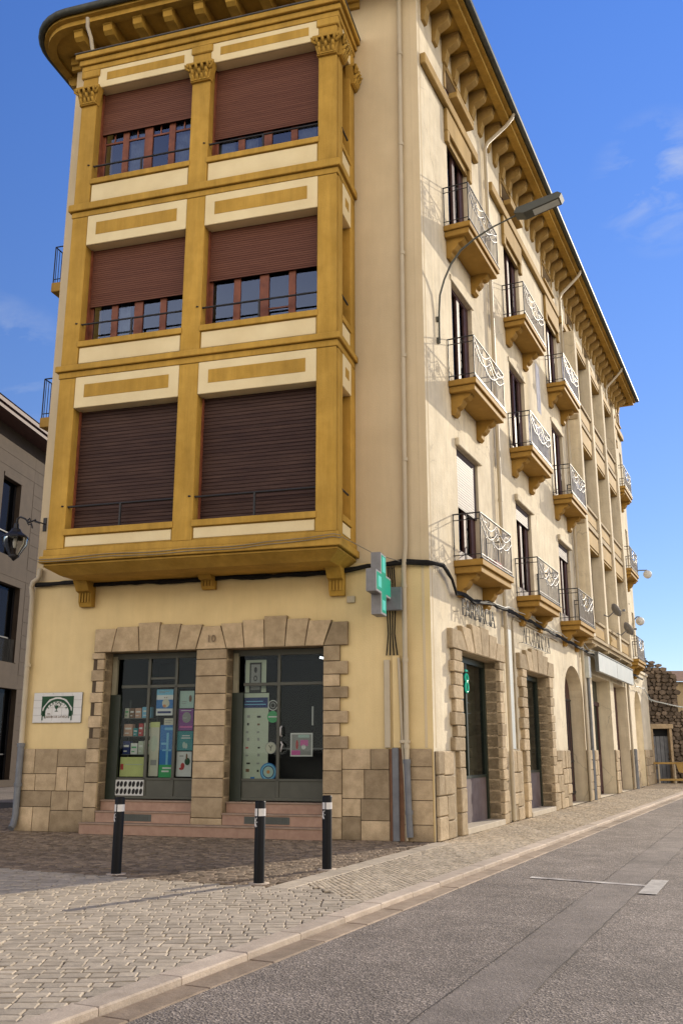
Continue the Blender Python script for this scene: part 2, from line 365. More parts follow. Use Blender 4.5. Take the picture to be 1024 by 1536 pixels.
# deeper blue overhead, as a phone camera renders it
tn = N.new('ShaderNodeVectorMath'); tn.operation = 'MULTIPLY'; L.new(sky.outputs[0], tn.inputs[0]); 
sz = N.new('ShaderNodeSeparateXYZ'); L.new(tc.outputs['Generated'], sz.inputs[0])
tr_ = N.new('ShaderNodeValToRGB'); L.new(sz.outputs[2], tr_.inputs[0])
tr_.color_ramp.elements[0].position = .0; tr_.color_ramp.elements[0].color = (.36, .30, .28, 1)
tr_.color_ramp.elements[1].position = .72; tr_.color_ramp.elements[1].color = (.36, .46, .66, 1)
e2_ = tr_.color_ramp.elements.new(.90); e2_.color = (.10, .13, .19, 1)
e_ = tr_.color_ramp.elements.new(.30); e_.color = (.38, .37, .42, 1)
vs_ = N.new('ShaderNodeVectorMath'); vs_.operation = 'SCALE'; vs_.inputs['Scale'].default_value = 2.6; L.new(tr_.outputs[0], vs_.inputs[0]); L.new(vs_.outputs[0], tn.inputs[1])
# wispy clouds
mp = N.new('ShaderNodeMapping'); mp.inputs['Scale'].default_value = (3.2, 3.2, 9.5); mp.inputs['Rotation'].default_value = (0.0, .35, .3); mp.inputs['Location'].default_value = (.35, 1.3, .2)
L.new(tc.outputs['Generated'], mp.inputs[0])
no = N.new('ShaderNodeTexNoise'); no.inputs['Scale'].default_value = 3.2; no.inputs['Detail'].default_value = 9; no.inputs['Roughness'].default_value = .58; no.inputs['Distortion'].default_value = .5
L.new(mp.outputs[0], no.inputs[0])
cr = N.new('ShaderNodeValToRGB'); cr.color_ramp.elements[0].position = .46; cr.color_ramp.elements[1].position = .82
L.new(no.outputs[0], cr.inputs[0])
cm = N.new('ShaderNodeMix'); cm.data_type = 'RGBA'; msk = None
for d_, lo_, hi_, st_ in (((.3100, .7890, .530), .9972, .9997, .75), ((-.345, .862, .370), .9965, .9995, .5), ((.80, .42, .42), .93, .995, .8), ((-.75, .45, .48), .93, .995, .8)):
    dt = N.new('ShaderNodeVectorMath'); dt.operation = 'DOT_PRODUCT'; nv = N.new('ShaderNodeVectorMath'); nv.operation = 'NORMALIZE'; L.new(tc.outputs['Generated'], nv.inputs[0])
    L.new(nv.outputs[0], dt.inputs[0]); dt.inputs[1].default_value = Vector(d_).normalized()
    mm = N.new('ShaderNodeMapRange'); mm.interpolation_type = 'SMOOTHSTEP'; mm.inputs[1].default_value = lo_; mm.inputs[2].default_value = hi_; mm.inputs[4].default_value = st_; L.new(dt.outputs['Value'], mm.inputs[0])
    if msk is None: msk = mm.outputs[0]
    else:
        ad = N.new('ShaderNodeMath'); ad.operation = 'MAXIMUM'; L.new(msk, ad.inputs[0]); L.new(mm.outputs[0], ad.inputs[1]); msk = ad.outputs[0]
cf = N.new('ShaderNodeMath'); cf.operation = 'MULTIPLY'; L.new(cr.outputs[0], cf.inputs[0]); L.new(msk, cf.inputs[1]); L.new(cf.outputs[0], cm.inputs[0]); L.new(tn.outputs[0], cm.inputs[6]); cm.inputs[7].default_value = (4.4, 4.7, 5.3, 1)
# warm glow added to the unseen sky behind the viewer, lifting the shaded shop front
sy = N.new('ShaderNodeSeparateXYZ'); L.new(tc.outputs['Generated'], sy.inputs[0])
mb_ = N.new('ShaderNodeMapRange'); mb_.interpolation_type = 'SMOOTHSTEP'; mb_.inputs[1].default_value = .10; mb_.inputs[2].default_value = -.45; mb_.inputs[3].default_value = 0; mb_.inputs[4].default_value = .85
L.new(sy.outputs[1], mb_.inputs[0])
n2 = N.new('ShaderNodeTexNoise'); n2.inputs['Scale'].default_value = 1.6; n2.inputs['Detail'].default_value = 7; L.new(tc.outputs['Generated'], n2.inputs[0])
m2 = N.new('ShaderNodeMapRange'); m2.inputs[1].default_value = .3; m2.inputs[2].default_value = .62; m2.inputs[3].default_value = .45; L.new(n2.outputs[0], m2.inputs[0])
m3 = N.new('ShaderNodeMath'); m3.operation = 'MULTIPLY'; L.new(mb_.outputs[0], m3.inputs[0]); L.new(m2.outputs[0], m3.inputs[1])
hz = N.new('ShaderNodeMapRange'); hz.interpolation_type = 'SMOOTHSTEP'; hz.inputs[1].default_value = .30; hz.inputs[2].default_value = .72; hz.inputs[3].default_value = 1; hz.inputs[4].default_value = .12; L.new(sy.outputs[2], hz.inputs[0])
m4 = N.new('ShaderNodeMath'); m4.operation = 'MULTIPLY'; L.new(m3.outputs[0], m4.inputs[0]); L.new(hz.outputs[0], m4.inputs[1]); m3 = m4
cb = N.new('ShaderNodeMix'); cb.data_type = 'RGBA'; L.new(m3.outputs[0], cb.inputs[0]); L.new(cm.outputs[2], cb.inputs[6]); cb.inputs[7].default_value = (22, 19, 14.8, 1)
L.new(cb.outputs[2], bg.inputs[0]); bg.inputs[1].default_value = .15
L.new(bg.outputs[0], wo.inputs[0])
ld = bpy.data.lights.new('sun', 'SUN'); ld.energy = 5.0; ld.angle = radians(.5); ld.color = (1.0, .88, .70)
lo = bpy.data.objects.new('sun', ld); COL.objects.link(lo); lo.rotation_euler = Ls.to_track_quat('Z', 'Y').to_euler(); lo.location = (20, 0, 30)

F_, TH, RO = 1390.2, .2503, .0001
cd = bpy.data.cameras.new('camera'); cam = bpy.data.objects.new('camera', cd); COL.objects.link(cam)
cd.sensor_fit = 'VERTICAL'; cd.sensor_height = 24; cd.sensor_width = 36; cd.lens = 24 * F_ / 1536; cd.clip_end = 3000; cd.clip_start = .05
cam.location = (0, 0, 1.6); cam.rotation_euler = (pi / 2 + TH, 0, RO)
sc.camera = cam
sc.view_settings.view_transform = 'Standard'; sc.view_settings.look = 'None'; sc.view_settings.exposure = 0
try:
    sc.cycles.max_bounces = 8; sc.cycles.transparent_max_bounces = 12
except Exception: pass

# =================================================================== GROUND (street-side frame AS, y = inward = -offset)
def kin(u): return 1.62 + .0168 * u           # kerb inner edge offset from the side facade
def ground_obj(mb, name, mats): return mb.build(name, mats, frame=AS, at=K, kind='structure')
g = MB(); g.box(-900, 900, -900, 900, -1.2, -.090); g.build('ground', M['dirt'], kind='structure')
g = MB(); R0, R1 = -120, 160
g.quad((R0, -1.5, -.045), (R0, -26, -.045), (R1, -26, -.045), (R1, -1.5, -.045)); ground_obj(g, 'road', M['road'])
g = MB(); g.quad((R0, -3.47, -.041), (R0, -4.0, -.041), (60, -4.02, -.041), (60, -3.5, -.041)); ground_obj(g, 'asphalt_patch_strip', M['patch'])
g = MB(); random.seed(4)
for base in (-3.475, -4.005):
    u = -14.0; w0 = .006
    while u < 40:
        w1 = random.choice((.0005, .002, .004, .006)); o1 = base + random.uniform(-.006, .006)
        if u == -14.0: o0 = base
        g.quad((u, o0 - w0, -.038), (u + .25, o1 - w1, -.038), (u + .25, o1 + w1, -.038), (u, o0 + w0, -.038)); w0, o0 = w1, o1; u += .25
ground_obj(g, 'tar_seams', M['seam'])
# pavement bedding
g = MB(); g.add([(R0, -kin(-120) - .0, -.022), (60, -kin(60), -.022), (60, 60, -.022), (R0, 60, -.022)], [(0, 1, 2, 3)]); ground_obj(g, 'pavement_bed', M['dirt'])
g = MB(); k0 = R0
for i in range(200):
    u = -40 + i * .9; u2 = u + .892; off = kin(u); off2 = kin(u2); t = random.random()
    dz = random.uniform(-.004, .004)
    for (a0, a1, zt, zb, tt, mi) in ((0, .22, .016 + dz, -.085, t, 0), (.226, .46, -.034 + dz, -.085, random.random(), 1)):
        vs = [(u, -off - a0, zb), (u2, -off2 - a0, zb), (u2, -off2 - a1, zb), (u, -off - a1, zb)]
        c = .012
        tp = [(u + c, -off - a0 - c, zt), (u2 - c, -off2 - a0 - c, zt), (u2 - c, -off2 - a1 + c, zt), (u + c, -off - a1 + c, zt)]
        md = [(u, -off - a0, zt - c), (u2, -off2 - a0, zt - c), (u2, -off2 - a1, zt - c), (u, -off - a1, zt - c)]
        V = vs + md + tp
        fs = [(0, 3, 7, 4), (1, 0, 4, 5), (2, 1, 5, 6), (3, 2, 6, 7), (4, 7, 11, 8), (5, 4, 8, 9), (6, 5, 9, 10), (7, 6, 10, 11), (8, 11, 10, 9)]
        g.add(V, fs, mi, tt)
ground_obj(g, 'kerb', [M['kerb'], M['gutterstone']])

def setts(name, mat, inside, bbox, sx, sy, ang, gap, jit, hz, wave=.03, zoff=0.0, lo=.012):
    """rows of dressed stones; sx along the row, sy across; only stones whose centre passes inside() are laid."""
    mb = MB(); ca, sa = cos(ang), sin(ang)
    (a0, a1, b0, b1) = bbox; r = 0; y = b0
    while y < b1:
        h = sy * random.uniform(.86, 1.14); x = a0 + random.uniform(0, sx)
        while x < a1:
            wd = sx * random.uniform(.78, 1.25)
            yy = lambda px: y + wave * sin(px * 1.3 + r * .4) + wave * .6 * sin(px * 3.1 + r)
            cx, cy = x + wd / 2, y + h / 2 + wave * sin((x + wd / 2) * 1.3)
            U = ca * cx - sa * cy; V = sa * cx + ca * cy
            if inside(U, V):
                j = lambda: random.uniform(-jit, jit)
                cs = []
                for (px, q) in ((x + gap / 2, 0), (x + wd - gap / 2, 0), (x + wd - gap / 2, 1), (x + gap / 2, 1)):
                    py = yy(px) + (gap / 2 if q == 0 else h - gap / 2)
                    px2, py2 = px + j(), py + j()
                    cs.append((ca * px2 - sa * py2, sa * px2 + ca * py2))
                mx = sum(c[0] for c in cs) / 4; my = sum(c[1] for c in cs) / 4
                z = zoff + random.uniform(-hz, hz); tx, ty = random.uniform(-hz, hz), random.uniform(-hz, hz)
                n = []; V4 = [(c[0], c[1], -.021) for c in cs]
                inset = min(lo / (min(sx, sy) * .5), .4)
                k = 1 - inset * .45
                V4 += [(mx + (c[0] - mx) * 1, my + (c[1] - my) * 1, z - lo * .7) for c in cs]
                V4 += [(mx + (c[0] - mx) * (1 - inset), my + (c[1] - my) * (1 - inset), z + (tx if i in (0, 3) else -tx) * .6 + (ty if i < 2 else -ty) * .6) for i, c in enumerate(cs)]
                fs = [(0, 1, 5, 4), (1, 2, 6, 5), (2, 3, 7, 6), (3, 0, 4, 7), (4, 5, 9, 8), (5, 6, 10, 9), (6, 7, 11, 10), (7, 4, 8, 11), (8, 9, 10, 11)]
                mb.add(V4, fs, 0, random.random())
            x += wd
        y += h; r += 1
    return ground_obj(mb, name, mat)
def bnd(v):      # boundary between setts and mosaic, as u for an inward coordinate v
    return -5.18 - (-.21 + 0 - (-v)) * 0 - ((-v) + .21) * .863
WA = -AS          # world x axis seen in the side frame
def in_sett(u, v):
    off = -v
    if off > kin(u) + .06 or u < -14.5: return False
    if off > .30: return u < bnd(v) - .02
    return u < -6.02 and off > -13 and u > -15
def in_brown(u, v):
    off = -v
    if off > -.02 or u < -6.0 or off < -14: return False
    p = fr(AS, u, v, 0) - K; fu = p.x * cos(AF) + p.y * sin(AF); fy = -p.x * sin(AF) + p.y * cos(AF)
    return fy < .05 or (fu < -8.7 and fy < 9)
def in_mos(u, v):
    off = -v
    return (.0 if u > 0 else .30) < off < kin(u) + .03 and u > bnd(v) + .02 and u < 33.5 and (u < 0 or off > .06)
setts('sett_paving', M['sett'], in_sett, (-16, 18, -22, 9), .18, .128, WA + radians(1), .011, .005, .0025, wave=.02, lo=.007)
setts('brown_sett_paving', M['settbrown'], in_brown, (-20, 14, -16, 12), .13, .105, WA + radians(-14), .010, .008, .005, wave=.03, lo=.010)
setts('mosaic_pavement', M['mosaic'], in_mos, (-36, 36, -36, 36), .066, .06, radians(38), .008, .004, .0025, wave=.012, lo=.007)
g = MB(); u = -6.1
while u < -.05:      # slab strip between the two pavings
    L_ = random.uniform(.5, .9); e = min(u + L_, 0)
    g.box(u + .006, e - .006, -.29, -.0, -.021, .003 + random.uniform(-.003, .003), 0, random.random(), .008); u = e
ground_obj(g, 'slab_strip', M['sett'])
# faded parking bay marking
g = MB(); g.quad((-3.62, -2.55, -.037), (-3.80, -4.06, -.037), (-3.66, -4.06, -.037), (-3.48, -2.55, -.037), 0)
g.quad((-4.45, -4.03, -.0345), (-4.45, -4.24, -.0345), (-3.15, -4.24, -.0345), (-3.15, -4.03, -.0345), 1)
ground_obj(g, 'road_marking', [M['marking'], M['marking2']])
# far side of the alley on the left and the street end
g = MB(); g.quad((-30, 8.9, -.012), (-6, 8.9, -.012), (-6, 60, -.012), (-30, 60, -.012))
o = g.build('alley', M['patch'], frame=AF, at=K, kind='structure')

# =================================================================== BUILDING
B = thing('corner_building', 'four storey cream corner building with ochre bay windows and pharmacy on the ground floor', 'building', K)
def part(mb, name, mats, frame, parent=None, **kw):
    return mb.build(name, mats, parent if parent is not None else B, frame=(frame if parent is None else None), **kw)

def wall_grid(mb, u0, u1, z0, z1, holes, y=0.0, depth=.3, mat=0, mrev=0, cuts=()):
    us = sorted({u0, u1, *[h[0] for h in holes], *[h[1] for h in holes]}); zs = sorted({z0, z1, *cuts, *[h[2] for h in holes], *[h[3] for h in holes]})
    for a, b in zip(us, us[1:]):
        for c, d in zip(zs, zs[1:]):
            mu, mz = (a + b) / 2, (c + d) / 2
            if any(h[0] < mu < h[1] and h[2] < mz < h[3] for h in holes): continue
            mb.quad((a, y, c), (b, y, c), (b, y, d), (a, y, d), mat if not callable(mat) else mat(mz))
    for h in holes:
        a, b, c, d = h[:4]; dp = h[4] if len(h) > 4 else depth; mr = h[5] if len(h) > 5 else mrev
        mb.quad((a, y, c), (a, y, d), (a, y + dp, d), (a, y + dp, c), mr)
        mb.quad((b, y, c), (b, y + dp, c), (b, y + dp, d), (b, y, d), mr)
        mb.quad((a, y, d), (b, y, d), (b, y + dp, d), (a, y + dp, d), mr)
        mb.quad((a, y, c), (a, y + dp, c), (b, y + dp, c), (b, y, c), mr)

ZT = 18.3
UL = -8.6
D1 = (-6.78, -4.72); D2 = (-4.08, -2.08); DZ = (.0, 3.53)
BAYL, BAYR, BO = -7.54, -1.47, 1.25
# ---- front wall
mb = MB()
wall_grid(mb, UL, 0, 0, ZT, [(D1[0], D1[1], 0, 3.53, .34, 2), (D2[0], D2[1], 0, 3.53, .34, 2), (-7.0, -2.0, 5.9, 8.4, .3), (-7.0, -2.0, 9.95, 12.2, .3), (-7.0, -2.0, 13.9, 16.2, .3)],
          depth=.34, mat=lambda z: 0 if z < 5.1 else 1, mrev=1, cuts=(5.1,))
part(mb, 'front_wall', [M['plaster'], M['plaster_up'], M['stone']], AF)
# ---- side wall
SW = 29.0; SWG = 31.6
cols = [(1.93, 3.50), (6.95, 8.62), (12.2, 13.9)]
FL = [(5.42, 7.95), (9.32, 11.9), (13.05, 15.72)]
side_holes = [(1.6, 4.32, .0, 3.52, .36, 1), (6.8, 9.42, .0, 3.52, .36, 1), (11.85, 14.65, 0, 4.12, .5), (16.5, 20.25, 0, 4.08, .6), (21.1, 24.3, 0, 4.08, .5), (26.5, 28.7, 0, 4.12, .5)]
for (a, b) in cols:
    for (c, d) in FL: side_holes.append((a, b, c, d, .2))
for (c, d) in FL: side_holes.append((25.5, 26.9, c, d, .2)); side_holes.append((27.95, 28.55, c + .3, d - .2, .2))
att = [(1.95, 3.35), (6.95, 8.4), (12.1, 13.5), (16.0, 17.3), (19.4, 20.7), (22.4, 23.5), (25.6, 26.9), (27.9, 28.6)]
for a, b in att: side_holes.append((a, b, 16.98, 17.55, .2))
gl_u = [15.2, 18.0, 20.9, 23.85]
mb = MB(); wall_grid(mb, 0, SW, 0, ZT, side_holes, depth=.2, mat=0, mrev=0)
# arch spandrels
def spandrel(mb, a, b, zs, zt, y=0.0, dp=.5, n=12, mat=0):
    c = (a + b) / 2; r = (b - a) / 2; h = zt - zs
    pts = [(c - r * cos(pi * i / n), zs + h * sin(pi * i / n)) for i in range(n + 1)]
    for p, q in zip(pts, pts[1:]):
        mb.quad((p[0], y, p[1]), (q[0], y, q[1]), (q[0], y, zt + .001), (p[0], y, zt + .001), mat)
        mb.quad((p[0], y, p[1]), (p[0], y + dp, p[1]), (q[0], y + dp, q[1]), (q[0], y, q[1]), mat)
spandrel(mb, 11.85, 14.65, 3.2, 4.12); spandrel(mb, 26.5, 28.7, 3.1, 4.12)
part(mb, 'side_wall', [M['plaster_side'], M['stone_side']], AS)
t = MB(); t.box(SW, SWG, 0.002, 9, 0, 5.0, 0); t.box(SW - .0, SWG + .08, -.06, 9, 5.0, 5.14, 0, .5, .02); part(t, 'ground_floor_wing', M['plaster_side'], AS)
# rounded corner bead where the two walls meet
mb = MB(); c1 = Vector((0, .0, 0))
pf = rotv(AF, -.16, 0); ps = rotv(AS, .16, 0); ctl = Vector((0, 0, 0)); prev = None
arc = [((1 - t) ** 2) * pf + 2 * t * (1 - t) * ctl * .6 + (t ** 2) * ps for t in [i / 6 for i in range(7)]]
outn = (rotv(AF, 0, -1) + rotv(AS, 0, -1)).normalized() * .006
for p, q in zip(arc, arc[1:]):
    mb.quad((p.x + outn.x, p.y + outn.y, 1.62), (q.x + outn.x, q.y + outn.y, 1.62), (q.x + outn.x, q.y + outn.y, 17.9), (p.x + outn.x, p.y + outn.y, 17.9))
mb.build('corner_bead', M['plaster_up'], B)
# ---- hidden walls close the volume
mb = MB()
A = rotv(AF, UL, 0); Bk = rotv(AF, UL, 11); C = rotv(AS, SW, 0); D = C + rotv(AS, 0, 11)
for (p, q) in ((Bk, A), (C, D), (D, Bk)):
    mb.quad((p.x, p.y, 0), (q.x, q.y, 0), (q.x, q.y, ZT), (p.x, p.y, ZT))
mb.build('rear_wall', M['plaster_up'], B)
# ---- stone base cladding
def partition(x0, x1, z0, z1, out, mn=.26, mxw=.8):
    w_, h_ = x1 - x0, z1 - z0
    if (w_ < mxw and h_ < .55 and (w_ * h_ < .28 or random.random() < .35)) or (w_ < mn * 1.9 and h_ < mn * 1.7):
        out.append((x0, x1, z0, z1)); return
    if (w_ > h_ * 1.1 or h_ < mn * 1.7) and w_ > mn * 1.9:
        m_ = x0 + w_ * random.uniform(.38, .62); partition(x0, m_, z0, z1, out, mn, mxw); partition(m_, x1, z0, z1, out, mn, mxw)
    else:
        m_ = z0 + h_ * random.uniform(.38, .62); partition(x0, x1, z0, m_, out, mn, mxw); partition(x0, x1, m_, z1, out, mn, mxw)
def clad(mb, x0, x1, z0, z1, d=.035, rough=0.0, j=.008, ch=.008):
    mb.box(x0 + .004, x1 - .004, -.012, .05, z0, z1 - .004, 1)
    out = []; partition(x0, x1, z0, z1, out)
    for a, b, c, e in out:
        mb.box(a + j / 2, b - j / 2, -d - random.uniform(0, .012 + rough), 0, c + j / 2 if c > z0 else c, e - (j / 2 if e < z1 else 0), 0, random.random(), ch + rough * .4)
mb = MB(); random.seed(11)
for a, b in ((UL, -7.06), (-1.72, -.82), (-.56, -.03)):
    mb = MB(); clad(mb, a, b, 0, 1.6); part(mb, 'stone_base', [M['stone'], M['joint']], AF)
mb = MB(); mb.box(-.82, -.56, -.012, .05, 0, 1.6); mb.build('worn_wall_strip', M['tile'], B, frame=AF)
mb = MB(); random.seed(12)
for a, b in ((.03, .98), (4.62, 4.95), (5.2, 6.15), (9.98, 11.85), (14.65, 15.35), (15.9, 16.5), (20.25, 21.1), (24.3, 24.9), (25.7, 26.5), (28.7, SWG)):
    mb = MB(); clad(mb, a, b, 0, 1.56, .05, .02 if a < 12 else .01, .012, .014); part(mb, 'stone_base', [M['stone_side'], M['joint']], AS)
# ---- door surrounds on the front
def vous(mb, joints, zb, d0, tintr=1.0):
    for (tb, te) in joints: pass
JT = [(-7.02, 4.0), (-6.47, 4.02), (-6.02, 4.07), (-5.54, 4.13), (-5.08, 4.07), (-4.66, 4.02), (-4.22, 3.98), (-3.76, 4.02), (-3.30, 4.08), (-2.82, 4.12), (-2.37, 4.07), (-1.92, 4.0), (-1.60, 3.96)]
JB = [-7.02, -6.39, -5.98, -5.57, -5.17, -4.76, -4.08, -3.70, -3.28, -2.86, -2.45, -2.08, -1.60]
ZH = [3.99, 4.02, 4.13, 4.06, 4.02, 3.98, 4.02, 4.07, 4.13, 4.06, 4.0, 3.95]
ZH = [3.98, 4.02, 4.07, 4.13, 4.07, 4.02]
tops = [3.99, 4.02, 4.07, 4.13, 4.05, 3.98, 4.02, 4.07, 4.12, 4.06, 4.0, 3.96]
xt = [-7.02, -6.47, -6.02, -5.54, -5.08, -4.61, -4.22, -3.76, -3.30, -2.82, -2.37, -1.91, -1.59]
# the first door lacks one joint in the row: six stones, a trapezoid between the doors, then six more
mb = MB(); g_ = .006
order = [(-7.02, -6.52, -7.02, -6.62), (-6.52, -6.04, -6.62, -5.99), (-6.04, -5.54, -5.99, -5.57), (-5.54, -5.08, -5.57, -5.17), (-5.08, -4.61, -5.17, -4.74),
         (-4.61, -4.22, -4.74, -4.08), (-4.22, -3.76, -4.08, -3.70), (-3.76, -3.30, -3.70, -3.28), (-3.30, -2.82, -3.28, -2.86), (-2.82, -2.37, -2.86, -2.45), (-2.37, -1.91, -2.45, -2.08), (-1.91, -1.59, -2.08, -1.59)]
hts = [4.0, 4.03, 4.10, 4.05, 4.02, 3.98, 4.02, 4.07, 4.13, 4.06, 4.01, 3.97]
mb.box(-7.0, -1.61, -.02, .0, 3.54, 3.96, 1)
for (a, b, c, d), h in zip(order, hts):
    mb.prism([(c + g_, 3.525), (d - g_, 3.525), (b - g_, h), (a + g_, h)], -.075 - random.uniform(0, .02), 0.34 if -6.8 < (c + d) / 2 < -2 else 0, 0, random.random(), .012)
def jamb(mb, a, b, z0, z1, side, hs=.225, w2=.12, dp=.34, d=.06, mat=0, rough=0.0):
    """stack of quoin blocks, every other one reaching further out; side=-1 ragged to the left, 1 to the right, 0 none"""
    z = z0; i = 0
    while z < z1 - .05:
        h = hs * random.uniform(.9, 1.15); e = min(z + h, z1)
        if z1 - e < .1: e = z1
        aa, bb = a, b
        if side == -1 and i % 2: aa += w2
        if side == 1 and i % 2: bb -= w2
        mb.box(aa, bb, -d - random.uniform(0, .012 + rough), dp, z + .005, e - .005, mat, random.random(), .009 + rough * .4); z = e; i += 1
jamb(mb, -7.06, -6.78, 1.6, 3.52, -1); jamb(mb, -7.06, -6.78, 0, 1.6, 0, .42, 0)
mb.box(-7.04, -6.8, -.03, .3, .0, 3.5, 1)
jamb(mb, -4.72, -4.08, 0.0, 3.52, 0, .33, 0); mb.box(-4.7, -4.1, -.03, .3, 0, 3.5, 1)
jamb(mb, -2.08, -1.60, 1.6, 3.52, 1, .235, .16); jamb(mb, -2.08, -1.72, 0, 1.6, 0, .4, 0); mb.box(-2.06, -1.76, -.03, .3, 0, 3.5, 1)
part(mb, 'door_surround', [M['stone'], M['joint']], AF)
# carved house number
def text_mesh(txt, size, name, mat, parent, loc, rot, extrude=.004, fill=True, bevel=0, frame=None, align='CENTER', spacing=1.0):
    cu = bpy.data.curves.new(name, 'FONT'); cu.body = txt; cu.size = size; cu.extrude = extrude; cu.align_x = align; cu.space_character = spacing
    if not fill: cu.fill_mode = 'NONE'; cu.extrude = 0; cu.bevel_depth = bevel; cu.bevel_resolution = 1; cu.resolution_u = 4
    tmp = bpy.data.objects.new('tmp_text', cu); COL.objects.link(tmp)
    bpy.context.view_layer.update()
    me = bpy.data.meshes.new_from_object(tmp.evaluated_get(bpy.context.evaluated_depsgraph_get()))
    bpy.data.objects.remove(tmp); bpy.data.curves.remove(cu)
    me.materials.clear(); me.materials.append(mat)
    o = bpy.data.objects.new(name, me); COL.objects.link(o); o.parent = parent; o.location = loc; o.rotation_euler = rot
    return o
def on_front(u, y, z): return rotv(AF, u, y, z)
text_mesh('10', .20, 'house_number', M['stonedark'], B, on_front(-4.40, -.105, 3.66), (pi / 2, 0, AF), .004)

# ---- entrance steps
mb = MB()
def step(a, b, y0, z0, z1, vent=None):
    mb.box(a, b, y0 + .02, .5, z0, z1 - .03, 0, random.random(), .004)
    mb.box(a - .01, b + .01, y0, .5, z1 - .03, z1, 1, .5, .006)
    if vent: mb.box(vent[0], vent[1], y0 + .012, y0 + .05, z0 + .03, z1 - .05, 2); [mb.box(vent[0] + i * .04, vent[0] + i * .04 + .012, y0 + .006, y0 + .02, z0 + .035, z1 - .055, 2) for i in range(1, int((vent[1] - vent[0]) / .04))]
step(-6.98, -2.02, -.30, 0, .21)
step(-6.77, -4.73, -.075, .21, .42, (-6.35, -5.55)); step(-4.07, -2.09, -.075, .21, .42, (-3.62, -2.72))
step(-6.77, -4.73, .1, .42, .62); step(-4.07, -2.09, .1, .42, .62)
part(mb, 'entrance_steps', [M['pink'], M['tread'], M['vent']], AF)

# ---- shop doorways (frames, panes) ----
def frame_bars(mb, rects, y0, y1, mat=0, c=.004):
    for a, b, z0, z1 in rects: mb.box(a, b, y0, y1, z0, z1, mat, .5, c)
def doorway(u0, u1, mull, name_mul2, lab):
    y0, y1 = .28, .34
    mb = MB()
    bars = [(u0, u1, 3.40, 3.52), (u0 + .01, u0 + .24, .62, 2.68), (u1 - .06, u1, .62, 3.4), (u0 + .24, u1 - .06, 2.81, 2.87), (u0 + .24, u1 - .06, .64, .70), (u0 + .24, u1 - .06, 1.0, 1.045)]
    for m_ in mull: bars.append((m_ - .03, m_ + .03, .70, 3.40))
    frame_bars(mb, bars[:1] + bars[2:], y0, y1)
    frame_bars(mb, bars[1:2], y0 - .02, y1, 1)
    mb.box(u0 + .24, u1 - .06, y0 + .02, y1 - .015, .70, 1.0, 0)
    mb.box(u0 + .02, u0 + .12, y0 - .012, y1, 2.68, 3.46, 2)
    if len(mull) > 1: mb.box(mull[0] + .03, mull[1] - .03, y0 + .025, y0 + .05, 2.98, 3.02, 0)
    o = part(mb, 'shop_door', [M['frame'], M['framegrn'], M['beigepost']], AF)
    p = MB(); p.quad((u0 + .24, .31, 1.0), (u1 - .06, .31, 1.0), (u1 - .06, .31, 3.42), (u0 + .24, .31, 3.42)); p.build('pane', M['shopglass'], o)
    return o
doorway(D1[0], D1[1], [-5.92, -5.31], 0, '')
od = doorway(D2[0], D2[1], [-3.10], 0, '')
mb = MB(); mb.tube([(-3.02, .27, 1.84), (-3.02, .20, 1.86), (-3.02, .20, 2.0), (-3.02, .27, 2.02)], .018, 8); mb.tube([(-3.03, .26, 1.56), (-3.0, .2, 1.6), (-2.98, .2, 1.68), (-3.03, .26, 1.73)], .016, 8)
mb.build('handle', M['silver'], od)
# shop interior
mb = MB()
mb.quad((-7.3, 3.4, .5), (-1.0, 3.4, .5), (-1.0, 3.4, 3.7), (-7.3, 3.4, 3.7)); mb.quad((-7.3, .36, .61), (-1.0, .36, .61), (-1.0, 3.4, .61), (-7.3, 3.4, .61))
mb.quad((-7.3, .36, 3.6), (-7.3, 3.4, 3.6), (-1, 3.4, 3.6), (-1, .36, 3.6)); mb.quad((-7.3, .36, .5), (-7.3, 3.4, .5), (-7.3, 3.4, 3.7), (-7.3, .36, 3.7)); mb.quad((-1, .36, .5), (-1, .36, 3.7), (-1, 3.4, 3.7), (-1, 3.4, .5))
mb.box(-4.5, -4.3, .4, 3.4, .61, 3.6)
part(mb, 'shop_interior', M['interior'], AF)

# posters and displays: each a thing of its own, standing just behind the glass
def poster(name, label, cat, rect, deco, y=.36, group=None, base='white'):
    (a, z1), (b, z0) = rect; t = MB(); names = [base]
    w_, h_ = b - a, z1 - z0
    t.box(0, w_, 0, .006, 0, h_, 0)
    for d in deco:
        c, x0, x1, y0, y1 = d[:5]
        if c not in names: names.append(c)
        mi = names.index(c)
        if len(d) > 5:   # ellipse / ring
            cx, cy, rx, ry = (x0 + x1) / 2 * w_, (y0 + y1) / 2 * h_, (x1 - x0) / 2 * w_, (y1 - y0) / 2 * h_
            t.prism([(cx + rx * cos(2 * pi * i / 18), cy + ry * sin(2 * pi * i / 18)) for i in range(18)], -.004 - .001 * mi, 0, mi)
        else: t.box(x0 * w_, x1 * w_, -.002 - .001 * mi, 0, y0 * h_, y1 * h_, mi)
    return t.build(name, [P[n] for n in names], frame=AF, at=fr(AF, a, y, z0), label=label, cat=cat, group=group)
poster('poster', 'blue and white poster with a sitting dog in the left shop window', 'poster', ((-5.77, 2.78), (-5.40, 2.26)),
       [('sky', 0, 1, .78, 1), ('blue', 0, 1, .26, .6), ('cream', .35, .8, .3, .62, 1), ('white', .42, .7, .5, .78, 1), ('brown', .48, .53, .66, .7), ('brown', .6, .65, .66, .7), ('orange', .4, .6, .3, .42, 1), ('navy', .1, .9, .08, .16), ('grey', .15, .5, .86, .88), ('grey', .15, .75, .9, .92)])
poster('price_card', 'small cream card on top of the tall blue banner', 'card', ((-5.58, 2.20), (-5.37, 2.07)), [('grey', .1, .9, .6, .7), ('grey', .1, .7, .3, .4)], base='cream')
